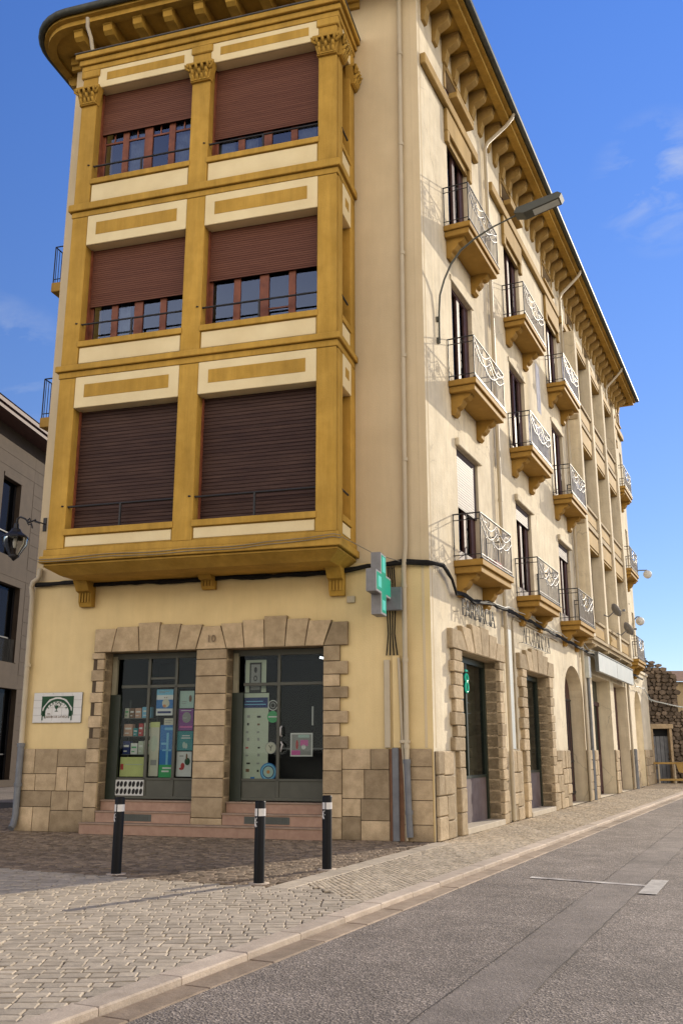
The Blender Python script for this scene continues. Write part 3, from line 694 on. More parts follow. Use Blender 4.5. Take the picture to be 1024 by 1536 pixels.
poster('banner', 'tall blue banner with green foot in the left shop window', 'banner', ((-5.65, 2.07), (-5.33, 1.05)), [('green', 0, 1, 0, .24), ('sky', .3, .9, .9, .95), ('sky', .1, .5, .62, .66), ('sky', .2, .8, .5, .53), ('white', .25, .85, .16, .19), ('white', .2, .7, .1, .13), ('sky', .45, .6, .24, .85)], base='blue')
poster('poster', 'mint green poster at the top of the column of four posters', 'poster', ((-5.25, 2.74), (-4.94, 2.40)), [('brown', .65, .85, .35, .75, 1), ('grey', .15, .5, .35, .39), ('grey', .15, .45, .25, .28)], base='mint')
poster('poster', 'purple poster with a pale round face below the mint poster', 'poster', ((-5.26, 2.385), (-4.94, 1.96)), [('grey', .25, .85, .35, .85, 1), ('pinkk', .1, .95, .12, .2), ('white', .15, .85, .9, .93), ('white', .35, .6, .55, .6)], base='purple')
poster('poster', 'teal poster with white lettering and a small dog', 'poster', ((-5.27, 1.945), (-4.93, 1.57)), [('white', .3, .8, .74, .79), ('white', .25, .85, .62, .67), ('mint', .35, .55, .12, .45, 1), ('mint', .5, .68, .1, .38, 1)], base='teal')
poster('poster', 'white poster with a leaping red and green figure, lowest in the left window', 'poster', ((-5.27, 1.55), (-4.94, 1.07)), [('red', .3, .55, .3, .55, 1), ('dgreen', .55, .9, .45, .75, 1), ('brown', .62, .72, .65, .92, 1), ('red', .2, .5, .26, .36, 1), ('grey', .2, .45, .8, .84)], base='white')
poster('display_card', 'pale yellow green display panel low in the left window', 'display', ((-6.52, 1.44), (-5.96, 1.06)), [('red', .02, .14, .35, .65), ('paleg', .2, .9, .6, .64)], base='yellow')
poster('banner', 'tall grey beige banner standing beside the blue banner', 'banner', ((-5.88, 2.13), (-5.67, 1.07)), [('paleg', .1, .8, .45, .75, 1), ('yellow', 0, 1, .9, 1), ('grey', .2, .8, .2, .3)], base='cream')
# black net-patterned panel on the lower door
t = MB(); t.box(0, .62, 0, .01, 0, .30, 0)
random.seed(3)
for r in range(2):
    for c in range(7):
        cx = .05 + c * .088 + random.uniform(-.01, .01); cz = .08 + r * .14; rx = .034; rz = .058
        t.prism([(cx + rx * (cos(a) + .25 * sin(a)), cz + rz * sin(a)) for a in [2 * pi * i / 8 + .3 for i in range(8)]], -.006, 0, 1)
t.build('patterned_panel', [P['white'], P['black']], frame=AF, at=fr(AF, -6.54, .262, .70), label='white panel with black pebble pattern at the foot of the left shop door', cat='panel')
# products on a shelf, each pack its own thing
t = MB(); [t.box(0, .66, 0, .3, z, z + .015) for z in (0, .36, .72)]; [t.box(x, x + .02, .26, .3, -.8, 1.1) for x in (0, .64)]
t.build('display_shelf', M['vent'], frame=AF, at=fr(AF, -6.54, .40, 1.48), label='grey three tier display shelf behind the left shop window', cat='shelf')
packs = [(.02, 0, .16, .26, 'navy', 'navy blue box at the left end of the bottom display shelf'), (.20, 0, .15, .22, 'white', 'white carton second on the bottom display shelf'), (.37, 0, .12, .26, 'paleg', 'pale green carton third on the bottom display shelf'), (.50, 0, .13, .28, 'cream', 'cream carton at the right end of the bottom display shelf'),
         (.02, .36, .2, .24, 'skin', 'skin coloured pack at the left end of the middle display shelf'), (.24, .36, .1, .16, 'teal', 'small teal pack second on the middle display shelf'), (.36, .36, .1, .25, 'red', 'narrow red pack third on the middle display shelf'), (.48, .36, .16, .26, 'cream', 'large cream pack at the right end of the middle display shelf'),
         (.02, .72, .1, .2, 'cream', 'cream pack at the left end of the top display shelf'), (.14, .72, .1, .2, 'brown', 'brown pack second on the top display shelf'), (.26, .72, .14, .2, 'skin', 'skin toned pack third on the top display shelf'), (.42, .72, .2, .22, 'sky', 'light blue box at the right end of the top display shelf')]
for (x, z, w_, h_, c, lab) in packs:
    t = MB(); t.box(0, w_, 0, .12, 0, h_, 0, .5, .004); t.box(w_ * .15, w_ * .85, -.003, 0, h_ * .55, h_ * .7, 1); t.box(w_ * .15, w_ * .6, -.003, 0, h_ * .2, h_ * .28, 1)
    t.build('product_box', [P[c], P['white'] if c not in ('white', 'cream') else P['green']], frame=AF, at=fr(AF, -6.54 + x, .43, 1.495 + z), label=lab, cat='box', group='products on the shop display shelf')
# right doorway
deco = [('navy', .03, .97, .83, .95), ('sky', .2, .8, .9, .91), ('sky', .15, .9, .865, .875)]
random.seed(5)
for r in range(8):
    for c in (.24, .62):
        x = c + random.uniform(-.02, .03); zz = .10 + r * .088
        deco.append((random.choice(['black', 'grey', 'brown', 'grey', 'red' if r == 3 else 'black']), x, x + random.uniform(.06, .13), zz, zz + random.uniform(.015, .035)))
deco.append(('blue', .42, .56, .0, .045))
poster('banner', 'tall pale poster with blue header and rows of small pictures behind the right shop door', 'poster', ((-3.93, 2.67), (-3.33, 1.0)), deco, base='paleg')
poster('framed_sign', 'narrow framed sign with a dark border above the tall pale poster', 'sign', ((-3.86, 3.33), (-3.42, 2.69)), [('black', .2, .78, .0, .92), ('grey', .27, .71, .08, .86), ('black', .42, .56, .6, .78, 1), ('black', .4, .58, .34, .52, 1), ('grey', .44, .54, .38, .48, 1)], y=.42, base='paleg')
poster('picture', 'small pink and white framed photograph propped behind the right shop door', 'picture', ((-2.87, 1.90), (-2.42, 1.46)), [('grey', .06, .94, .06, .94), ('pinkk', .05, .45, .06, .26), ('red', .25, .36, .3, .7, 1), ('pinkk', .45, .8, .45, .7), ('white', .5, .7, .3, .5, 1), ('white', .6, .95, .05, .18), ('mint', .35, .85, .8, .92)], base='white')
def disc(name, label, cat, u, z, r, cols_, y=.355, txt=None):
    t = MB(); names = []
    for i, (c, k) in enumerate(cols_):
        names.append(c); t.prism([(r * k * cos(2 * pi * j / 28), r * k * sin(2 * pi * j / 28)) for j in range(28)], -.002 * (i + 1), .0 if i == 0 else -.002 * i + .0005, i)
    if txt: names.append('black'); [t.tube([(0, -.012, 0), p], .006, 5, len(names) - 1) for p in ((-.035, -.012, .05), (.035, -.012, .05), (0, -.012, -.055))]
    return t.build(name, [P[n] for n in names], frame=AF, at=fr(AF, u, y, z), label=label, cat=cat)
disc('door_sticker', 'round black sticker with a pale ring above the green sticker', 'sticker', -3.24, 2.43, .1, [('white', 1), ('black', .86), ('grey', .55), ('black', .4)])
disc('door_sticker', 'round green sticker with a white band on the shop door glass', 'sticker', -3.24, 2.21, .115, [('green', 1)])
disc('door_sticker', 'large round blue ringed sticker low on the shop door glass', 'sticker', -3.31, 1.17, .17, [('blue', 1), ('sky', .88), ('navy', .7), ('mint', .6), ('orange', .2)])
disc('wall_clock', 'pale round disc with dark hands shaped like a Y', 'clock', -3.27, 1.62, .115, [('grey', 1), ('cream', .9)], txt=True)
t = MB(); t.box(-.09, .09, -.008, -.004, -.012, .012, 0); t.build('sticker_band', P['white'], frame=AF, at=fr(AF, -3.24, .354, 2.21), label='thin white band across the green round sticker', cat='sticker')
t = MB(); t.tube([(0, 0, 0), (.36, .25, -.05)], .02, 8); t.build('tube_light', M['tube'], frame=AF, at=fr(AF, -2.55, 1.2, 3.42), label='lit white tube lamp under the shop ceiling', cat='lamp')
t = MB(); t.tube([(0, 0, 0), (0, 0, .36)], .018, 6); t.build('display_rod', P['white'], frame=AF, at=fr(AF, -2.50, .6, 2.05), label='slim upright white rod lamp inside the right shop door', cat='lamp')
t = MB(); t.box(0, 1.1, 0, .5, -.03, 0); t.box(.02, 1.08, .02, .48, -1.0, -.03, 1); t.build('counter', [P['grey'], P['black']], frame=AF, at=fr(AF, -3.3, .75, 1.62), label='dark counter with grey top inside the right shop door', cat='counter')

# ---- plaster junction box, conduits and downpipes on the front
def tubep(name, pts, r, mat, frame=AF, parent=None, seg=10, collars=()):
    t = MB(); t.tube(pts, r, seg)
    for c in collars: t.tube([(c[0], c[1], c[2] - .035), (c[0], c[1], c[2] + .035)], r * 1.22, seg)
    return part(t, name, mat, frame, parent)
tubep('downpipe', [(-.48, -.085, 1.35), (-.48, -.085, 4.9), (-.44, -.085, 5.4), (-.37, -.085, 18.2)], .048, M['pvc'], collars=[(-.48, -.085, z) for z in (1.65, 3.2, 4.6)] + [(-.42, -.085, 7.1), (-.41, -.085, 9.3), (-.4, -.085, 11.6), (-.385, -.085, 14.2), (-.375, -.085, 16.5)])
tubep('downpipe', [(-.44, -.09, .08), (-.46, -.09, .5), (-.48, -.09, 1.42)], .06, M['greypipe'], collars=[(-.455, -.09, .5), (-.48, -.09, 1.38)])
tubep('conduit', [(-.56, -.05, 1.75), (-.61, -.05, 3.25)], .03, M['pvc']); tubep('conduit', [(-.50, -.07, .02), (-.52, -.07, .8), (-.57, -.05, 1.75)], .02, M['pvc'])
t = MB(); t.box(-.90, -.79, -.05, -.0, 1.62, 3.22, 0, .5, .008); t.box(-.74, -.60, -.04, -.0, 1.62, 3.30, 1, .5, .006); t.box(-.60, -.42, -.13, -.0, 1.70, 1.76, 0, .5, .01); part(t, 'cable_duct', [M['pvc'], M['plaster']], AF)
t = MB(); t.box(-.76, -.64, -.075, -.012, 0, 1.62, 0, .5, .01); part(t, 'steel_duct', M['greypipe'], AF)
t = MB(); t.box(-1.62, -1.46, -.05, 0, 4.33, 4.46, 0, .5, .01); part(t, 'junction_box', M['pvc'], AF)
tubep('downpipe', [(-8.45, -.09, 5.35), (-8.45, -.1, 5.2), (-8.47, -.12, 5.12), (-8.56, -.14, 5.06), (-8.6, -.13, 4.95), (-8.58, -.1, 4.75), (-8.56, -.09, 1.7)], .055, M['pvc'], collars=[(-8.56, -.09, 3.3)])
tubep('downpipe', [(-8.56, -.09, 1.72), (-8.56, -.09, .3), (-8.57, -.13, .12), (-8.57, -.2, .06)], .065, M['greypipe'], collars=[(-8.56, -.09, 1.68), (-8.56, -.09, .9)])
tubep('downpipe', [(-7.55, -1.3, 18.22), (-7.56, -1.26, 18.0), (-7.5, -1.18, 17.75), (-7.44, -1.12, 17.3), (-7.43, -1.1, 17.12)], .045, M['pvc'])

# =================================================================== BAY WINDOW
bay = MB()
y_ = -BO
def ring(z0, z1, d, mat=0, dz=0):      # moulding all round the bay
    bay.box(BAYL - d, BAYR + d, y_ - d, -.001, z0, z1, mat, .5, .012)
# base
ring(5.33, 5.47, .05); ring(5.19, 5.33, .10); ring(5.13, 5.19, .03)
bay.add([(BAYL - .04, y_ - .04, 5.13), (BAYR + .04, y_ - .04, 5.13), (BAYR + .04, -.0, 5.13), (BAYL - .04, 0, 5.13), (BAYL + .2, y_ + .25, 4.98), (BAYR - .2, y_ + .25, 4.98), (BAYR - .2, 0, 4.98), (BAYL + .2, 0, 4.98)],
        [(0, 1, 5, 4), (1, 2, 6, 5), (3, 0, 4, 7), (4, 5, 6, 7)])
lv = [(5.47, 5.87, 8.45, 9.13), (9.41, 9.95, 12.22, 12.93), (13.25, 13.86, 16.22, 16.72)]
ring(9.14, 9.28, .03); ring(9.28, 9.41, .09)
ring(12.94, 13.08, .03); ring(13.08, 13.25, .09)
ring(16.72, 16.86, .05); ring(16.86, 17.0, .10); ring(17.0, 17.13, .17)
bay.box(BAYL - .19, BAYR + .19, y_ - .19, 0, 17.13, 17.165, 2, .5, .01)
pil = [(-7.54, -7.15), (-4.78, -4.35), (-1.87, -1.47)]
op = [(-7.15, -4.78), (-4.35, -1.87)]
for (z0, zs, zt, z1) in lv:
    for a, b in op:      # sill, panels, frieze
        bay.box(a, b, y_ + .0, y_ + .3, z0, zs - .13, 0)
        bay.box(a + .02, b - .02, y_ - .012, y_ + .02, z0 + .04, zs - .15, 1, .5, .008)
        bay.box(a - .02, b + .02, y_ - .05, y_ + .3, zs - .13, zs, 0, .5, .01)
        bay.box(a, b, y_ + .01, y_ + .3, zt, z1, 1)
        bay.box(a, b, y_ - .035, y_ + .01, zt, z1, 1, .5, .01)
        zm = (zt + z1) / 2 + .02; hh = (z1 - zt) * .21
        bay.box(a + .22, b - .22, y_ - .041, y_ - .03, zm - hh, zm + hh, 0, .5, .003)
    # side faces
    for sx, s_ in ((BAYR, 1), (BAYL, -1)):
        x0, x1 = (sx - .28, sx) if s_ > 0 else (sx, sx + .28)
        bay.box(x0, x1, -.92, -.30, z0, zs - .13, 0); bay.box(x0 - (.0 if s_ > 0 else .012), x1 + (.012 if s_ > 0 else 0), -.88, -.34, z0 + .04, zs - .15, 1)
        bay.box(x0 - (.0 if s_ > 0 else .04), x1 + (.04 if s_ > 0 else 0), -.94, -.28, zs - .13, zs, 0, .5, .01)
        bay.box(x0 - (0 if s_ > 0 else .03), x1 + (.03 if s_ > 0 else 0), -.90, -.32, zt, z1, 1, .5, .006)
        zm = (zt + z1) / 2 + .02; xx = x1 + .03 if s_ > 0 else x0 - .03
        bay.box(xx - .004, xx + .004, -.74, -.48, zm - .1, zm + .1, 0)
BW = part(bay, 'bay_window', [M['ochre'], M['panel'], M['lead']], AF)
for (z0, zs, zt, z1) in lv:
    for i, (a, b) in enumerate(pil):
        t = MB(); t.box(a, b, y_ - .03, y_ + .33, z0, z1, 0, .5, .012)
        if z1 > 16.5: t.box(a - .04, b + .04, y_ - .07, y_ + .1, 16.52, 16.72, 0, .5, .02)
        t.build('pilaster', M['ochre'], BW)
    for sx in (BAYR, BAYL):
        a, b = (sx - .3, sx) if sx == BAYR else (sx, sx + .3)
        t = MB(); t.box(a + (.0 if sx == BAYR else -.03), b + (.03 if sx == BAYR else 0), -.34, .0, z0, z1, 0, .5, .012); t.box(a, b + (.02 if sx == BAYR else 0), -1.2, -.9, z0, z1, 0, .5, .01)
        t.build('pilaster', M['ochre'], BW)
# leafy capitals
def capital(cx, yf, hw, side=False):
    t = MB(); z0 = 15.78
    t.prism([(-hw, z0 + .02), (hw, z0 + .02), (hw + .09, z0 + .38), (-hw - .09, z0 + .38)], -.08, .1)
    t.box(-hw - .10, hw + .10, -.15, .1, z0 + .38, z0 + .44, 0, .5, .01); t.box(-hw - .02, hw + .02, -.06, .1, z0, z0 + .03, 0, .5, .008)
    for r, (zz, n, rr) in enumerate(((z0 + .08, 4, .05), (z0 + .19, 3, .058), (z0 + .3, 4, .052))):
        for i in range(n):
            x = (-1 + 2 * (i + .5) / n) * (hw + .03 * r)
            pts = [(x, -.03, zz - .06), (x, -.085 - .02 * r, zz), (x, -.12 - .025 * r, zz + .05), (x, -.09 - .02 * r, zz + .07)]
            t.tube(pts, [.03, rr * .8, rr * .6, .02], 6)
    for s_ in (-1, 1):
        t.tube([(s_ * (hw + .02), -.1, z0 + .26), (s_ * (hw + .1), -.15, z0 + .31), (s_ * (hw + .12), -.15, z0 + .37), (s_ * (hw + .04), -.15, z0 + .36), (s_ * (hw + .06), -.15, z0 + .31)], .032, 6)
    return t
for a, b in pil:
    o = capital(0, 0, (b - a) / 2).build('capital', M['ochre'], BW); o.location = ((a + b) / 2, y_ - .03, 0)
for yy in (-1.08, -.16):
    o = capital(0, 0, .15).build('capital', M['ochre'], BW); o.location = (BAYR + .03, yy, 0); o.rotation_euler = (0, 0, pi / 2)
# shutters, casements, rails
sh_bot = [[5.90, 5.90], [10.86, 11.06], [15.15, 14.46]]
yi = y_ + .25
random.seed(21)
for f, (z0, zs, zt, z1) in enumerate(lv):
    for i, (a, b) in enumerate(op):
        zb = sh_bot[f][i]
        t = MB(); t.box(a + .03, b - .03, yi, yi + .03, zb, zt); t.box(a + .03, b - .03, yi - .006, yi + .034, zb - .0, zb + .05)
        o = t.build('roller_shutter', M['shutter_old'] if f == 0 else M['shutter'], BW)
        for q in (a, b - .035): t = MB(); t.box(q, q + .035, yi - .05, yi + .06, zs, zt); t.build('shutter_guide', M['wood'], BW)
        if f:
            t = MB(); fy0, fy1 = yi + .06, yi + .12; ztp = zt - .12
            t.box(a + .035, b - .035, fy0, fy1, ztp, zt, 0); t.box(a + .035, b - .035, fy0, fy1, zs, zs + .06, 0)
            n = 4; w_ = (b - a - .07) / n
            for k in range(n + 1):
                x = a + .035 + k * w_; hw = .075 if k not in (0, n) else .06
                hw = .10 if k == 2 else hw
                t.box(x - hw, x + hw, fy0 - (.01 if k == 2 else 0), fy1, zs + .06, ztp, 0, .5, .006)
            for k in range(n):
                x0, x1 = a + .035 + k * w_ + .06, a + .035 + (k + 1) * w_ - .06
                zq = zs + .06 + (.0)
                t.box(x0, x1, fy0 + .01, fy1 - .01, 0 + zs + .06, zs + .11, 0)
                t.box(x0, x1, fy0 + .01, fy1 - .01, zb - .22 if f == 2 and i == 0 else zt - .5, (zb - .18) if f == 2 and i == 0 else zt - .46, 0)
                xm = (x0 + x1) / 2
                if f == 2 and i == 0: t.box(xm - .014, xm + .014, fy0 + .012, fy1 - .012, zb - .2, zb + .1, 0)
                if not (f == 2 and i == 0): t.box(x0, x1, fy0 + .01, fy1 - .01, zs + .33, zs + .36, 0) if f == 1 and i == 1 and k in (2,) else None
            o = t.build('window_frame', M['wood'], BW)
            t = MB(); t.quad((a + .05, fy1 - .03, zs + .05), (b - .05, fy1 - .03, zs + .05), (b - .05, fy1 - .03, zt - .05), (a + .05, fy1 - .03, zt - .05)); t.build('pane', M['glass'], BW)
            # curtains as shallow folds behind some panes
            t = MB()
            for k in (([1, 3] if i == 0 else [0, 1, 3]) if f == 2 else ([1] if i == 0 else [])):
                x0 = a + .035 + k * w_ + .06; x1 = x0 + (w_ - .12) * random.uniform(.5, .95); n2 = 14
                vs = []
                for q in range(n2 + 1):
                    x = x0 + (x1 - x0) * q / n2; yy = fy1 + .05 + .03 * sin(q * 2.4 + k)
                    vs += [(x, yy, zs + .05), (x, yy, zt - .1)]
                t.add(vs, [(2 * q, 2 * q + 2, 2 * q + 3, 2 * q + 1) for q in range(n2)], 0, .5, True)
            if t.v: t.build('curtain', M['curtain'], BW)
            t = MB(); t.quad((a - .1, yi + .7, zs - .2), (b + .1, yi + .7, zs - .2), (b + .1, yi + .7, zt + .2), (a - .1, yi + .7, zt + .2)); t.build('dark_room', M['dark'], BW)
        else:
            t = MB(); t.quad((a, yi + .06, zs - .1), (b, yi + .06, zs - .1), (b, yi + .06, zt + .1), (a, yi + .06, zt + .1)); t.build('dark_room', M['dark'], BW)
        # guard rail
        zr = [6.35, 10.37, 14.22][f]; xm = (a + b) / 2; t = MB()
        yr = y_ + .03
        t.tube([(a - .02, yr + .02, zr), (b + .0, yr + .02, zr)], .023, 6); t.box(xm - .018, xm + .018, yr, yr + .035, zs, zr)
        t.tube([(a - .10, y_ - .05, zr), (a + .02, yr + .02, zr)], .017, 6)
        t.build('guard_rail', M['iron'], BW)
    # side window: dark recess and short rail
    t = MB(); t.box(BAYR - .2, BAYR - .16, -.92, -.3, zs, zt, 0); t.tube([(BAYR + .01, -.95, [6.35, 10.37, 14.22][f]), (BAYR + .01, -.5, [6.35, 10.37, 14.22][f])], .02, 6, 1); t.build('side_shutter', [M['ochre'], M['iron']], BW)
# corbels beneath
for cx, w_, h_ in ((-7.27, .30, .62), (-4.50, .28, .38), (-1.80, .30, .63)):
    t = MB(); prof = [(0, 5.10), (0, 5.10 - h_), (-.10, 5.10 - h_), (-.16, 5.10 - h_ * .85), (-.17, 5.10 - h_ * .55), (-.28, 5.10 - h_ * .5), (-.36, 5.10 - h_ * .3), (-.42, 5.10 - h_ * .18), (-.42, 5.10)]
    t.prism(prof, cx + w_ / 2, cx - w_ / 2, axis='x')
    t.box(cx - w_ / 2 - .02, cx + w_ / 2 + .02, -.46, 0, 5.02, 5.09, 0, .5, .01)
    for q in range(4): t.box(cx - w_ / 2 + .03 + q * .066, cx - w_ / 2 + .06 + q * .066, -.19, -.15, 5.10 - h_ * .86, 5.1 - h_ * .5, 0)
    t.build('corbel', M['ochre'], BW)

# =================================================================== EAVES
def eave_outline():
    pts = []                                        # in building-root axes
    r = 1.15; oF, oL = 1.22, .72
    pts.append(rotv(AS, SW + .45, -.80)); pts.append(rotv(AS, .55, -.80))
    # corner at K
    a1 = rotv(AS, -.35, -.80); a2 = rotv(AF, .9, -oF)
    pts.append(rotv(AS, .2, -.82)); pts.append(rotv(AF, .82, -.95)); pts.append(rotv(AF, .5, -oF))
    pts.append(rotv(AF, UL - oL + r, -oF))
    for i in range(1, 9):
        a = pi / 2 * i / 8
        pts.append(rotv(AF, UL - oL + r - r * sin(a), -oF + r - r * cos(a)))
    pts.append(rotv(AF, UL - oL, 3)); pts.append(rotv(AF, UL - oL, 11.8)); pts.append(rotv(AS, SW + .45, 11.8))
    return pts
EO = eave_outline(); cen = sum(EO, Vector((0, 0, 0))) / len(EO)
def offs(pts, d):
    n = len(pts); out = []
    for i in range(n):
        a, b, c = pts[i - 1], pts[i], pts[(i + 1) % n]
        t1 = (b - a).normalized(); t2 = (c - b).normalized(); n1 = Vector((t1.y, -t1.x, 0)); n2 = Vector((t2.y, -t2.x, 0))
        s_ = -1
        m_ = (n1 + n2); m_ = m_.normalized() if m_.length > .01 else n1
        out.append(b + m_ * (s_ * d) / max(.5, m_.dot(n1)))
    return out
area = sum(EO[i - 1].x * EO[i].y - EO[i].x * EO[i - 1].y for i in range(len(EO)))
SG = 1 if area > 0 else -1
def ofs(d):   # d>0 outward
    return offs(EO, -SG * d)
def loopwall(mb, A_, za, B_, zb, mat=0):
    n = len(A_)
    for i in range(n):
        j = (i + 1) % n
        mb.quad((A_[i].x, A_[i].y, za), (A_[j].x, A_[j].y, za), (B_[j].x, B_[j].y, zb), (B_[i].x, B_[i].y, zb), mat)
t = MB(); i2 = ofs(-.30); i1 = ofs(-.10); i3 = ofs(-1.6)
t.add([(p.x, p.y, 18.36) for p in i2], [tuple(range(len(i2)))])
loopwall(t, i2, 18.36, i2, 18.28); loopwall(t, i2, 18.28, i1, 18.28); loopwall(t, i1, 18.28, i1, 18.40); loopwall(t, i1, 18.40, EO, 18.42); loopwall(t, EO, 18.42, EO, 18.50)
loopwall(t, EO, 18.50, i3, 18.55)
EV = t.build('eaves', M['ochre'], B)
def brprof(L_): return [(0, 18.36), (0, 17.62), (-.07, 17.64), (-.11, 17.80), (-.14, 17.96), (-.26, 18.02), (-L_ + .12, 18.04), (-L_ + .03, 18.10), (-L_, 18.2), (-L_, 18.36)]
def bracket_mesh(L_):
    t = MB(); t.prism(brprof(L_), .115, -.115, axis='x'); t.box(-.13, .13, -L_ - .02, -L_ + .16, 18.24, 18.36, 0, .5, .01); return t
t = bracket_mesh(.42); o = t.build('eaves_bracket', M['ochre_side'], EV); o.rotation_euler = (0, 0, AS); first = o; u = .42; k = 0
while u < SW:
    c = first if k == 0 else first.copy()
    if k: COL.objects.link(c)
    c.location = rotv(AS, u, 0); u += .735; k += 1
t = bracket_mesh(.98); o = t.build('eaves_bracket', M['ochre'], EV); o.rotation_euler = (0, 0, AF); first = o; u = -8.0; k = 0
while u < -1.6:
    c = first if k == 0 else first.copy()
    if k: COL.objects.link(c)
    c.location = rotv(AF, u, 0); u += .78; k += 1
o = bracket_mesh(.55).build('eaves_bracket', M['ochre'], EV); o.rotation_euler = (0, 0, AF - pi / 2); o.location = rotv(AF, UL, .55)
# stepped moulding under the soffit
t = MB(); t.box(UL - .12, -1.3, -.16, 0, 18.12, 18.36, 0, .5, .02); t.box(UL - .12, -1.3, -.08, 0, 18.0, 18.12); part(t, 'eaves_moulding', M['ochre'], AF)
# gutter
gp = ofs(.07); n0 = len(gp); t = MB()
path = [Vector((p.x, p.y, 18.55)) for p in gp[:-1]]
t.tube(path[:-1] + [path[-1]], .085, 10); t.build('gutter', M['gutter'], B)
# roof
t = MB(); rt = [(p.x, p.y, 18.62) for p in ofs(.02)]; ins = [(p.x, p.y, 20.4) for p in ofs(-5.5)]
n = len(rt); t.add(rt + ins, [(i, (i + 1) % n, n + (i + 1) % n, n + i) for i in range(n)] + [tuple(range(n, 2 * n))]); t.build('roof', M['tile'], B)
t = MB(); u = .6
while u < SW + .3:       # tile ends above the side gutter
    c = Vector(rotv(AS, u, -.80)); d = rotv(AS, 0, 1); t.tube([c + d * -.07 + Vector((0, 0, 18.67)), c + d * .35 + Vector((0, 0, 18.80))], .055, 6); u += .21
t.build('roof_tiles', M['tile'], B)

# =================================================================== SIDE FACADE DETAILS
SD = MB()
for a, b in ((.15, 4.22), (5.5, 14.05), (14.4, 28.98)):
    SD.box(a, b, -.13, 0, 16.34, 16.62, 0, .5, .02)
part(SD, 'string_course', M['ochre_side'], AS)
for i, (a, b) in enumerate(cols + [(25.5, 26.9)]):
    t = MB(); t.box(a - .17, b + .2, -.09, 0, 15.72, 16.34, 0, .5, .015); t.box(a - .17, a - .001, -.09, 0, 15.42, 15.72, 0, .5, .01); t.box(b + .001, b + .2, -.09, 0, 15.42, 15.72, 0, .5, .01)
    t.box(a - .02, b + .02, -.02, .05, 15.55, 15.73); part(t, 'window_head', M['ochre_side'], AS)
    t = MB(); t.box(a - .06, b + .12, -.09, 0, 7.955, 8.13, 0, .5, .015); part(t, 'lintel', M['plaster_side'], AS)
    t = MB(); t.box(a - .06, b + .12, -.03, 0, 11.905, 12.05, 0, .5, .015); part(t, 'lintel', M['plaster_side'], AS)
for i, (a, b) in enumerate(att):
    t = MB(); t.box(a - .12, b + .15, -.03, 0, 17.555, 17.74, 0, .5, .006); t.box(a - .12, a - .001, -.03, 0, 16.98, 17.555); t.box(b + .001, b + .14, -.03, 0, 16.98, 17.555)
    if i in (0, 1): t.box(a + .25, b + .25, -.22, 0, 16.90, 17.06, 0, .5, .015); t.box(a + .25, b + .25, -.22, -.19, 17.06, 17.14, 0)
    else: t.box(a, b + .1, -.10, 0, 16.90, 16.975, 0, .5, .01)
    o = part(t, 'attic_window', M['ochre_side'], AS)
    t = MB(); t.quad((a, .17, 16.98), (b, .17, 16.98), (b, .17, 17.55), (a, .17, 17.55)); t.build('pane', M['darkwood'], o)
# windows of the three columns
random.seed(31)
def side_window(a, b, z0, z1, kind):
    t = MB(); y0, y1 = .10, .17
    t.box(a, a + .07, y0, y1, z0, z1); t.box(b - .07, b, y0, y1, z0, z1); t.box(a + .07, b - .07, y0, y1, z1 - .08, z1); m_ = (a + b) / 2
    t.box(m_ - .09, m_ + .09, y0, y1, z0, z1 - .08); t.box(b - .30, b - .07, y0 + .01, y1, z0, z1 - .08); t.box(a + .07, b - .07, y0, y1, z0, z0 + .3)
    o = part(t, 'window', M['darkwood'], AS)
    t = MB(); t.quad((a, .15, z0), (b, .15, z0), (b, .15, z1), (a, .15, z1)); t.build('pane', M['dimglass'], o)
    t = MB(); t.quad((a, .9, z0), (b, .9, z0), (b, .9, z1), (a, .9, z1)); t.quad((b, .2, z0), (b, .9, z0), (b, .9, z1), (b, .2, z1)); t.build('dark_room', M['dark'], o)
    if kind == 1:
        t = MB(); t.box(a + .01, b - .01, .055, .085, z0 + 1.22, z1); t.build('roller_shutter', M['shutter_grey'], o)
    if kind == 2:
        t = MB(); t.quad((a + .08, .2, z0 + .2), (m_ - .05, .22, z0 + .2), (m_ - .05, .22, z1 - .1), (a + .08, .2, z1 - .1)); t.build('curtain', M['curtain'], o)
    if kind == 3:
        t = MB(); t.box(a + .01, b - .01, .055, .085, z1 - .45, z1); t.build('roller_shutter', M['shutter_grey'], o)
kinds = {(0, 0): 1, (0, 1): 2, (0, 2): 2, (1, 0): 3, (1, 1): 2, (1, 2): 2, (2, 0): 3, (2, 1): 2, (2, 2): 2}
for i, (a, b) in enumerate(cols):
    for f, (c, d) in enumerate(FL): side_window(a, b, c, d, kinds[(i, f)])
for c, d in FL: side_window(25.5, 26.9, c, d, 0); side_window(27.95, 28.55, c + .3, d - .2, 0)

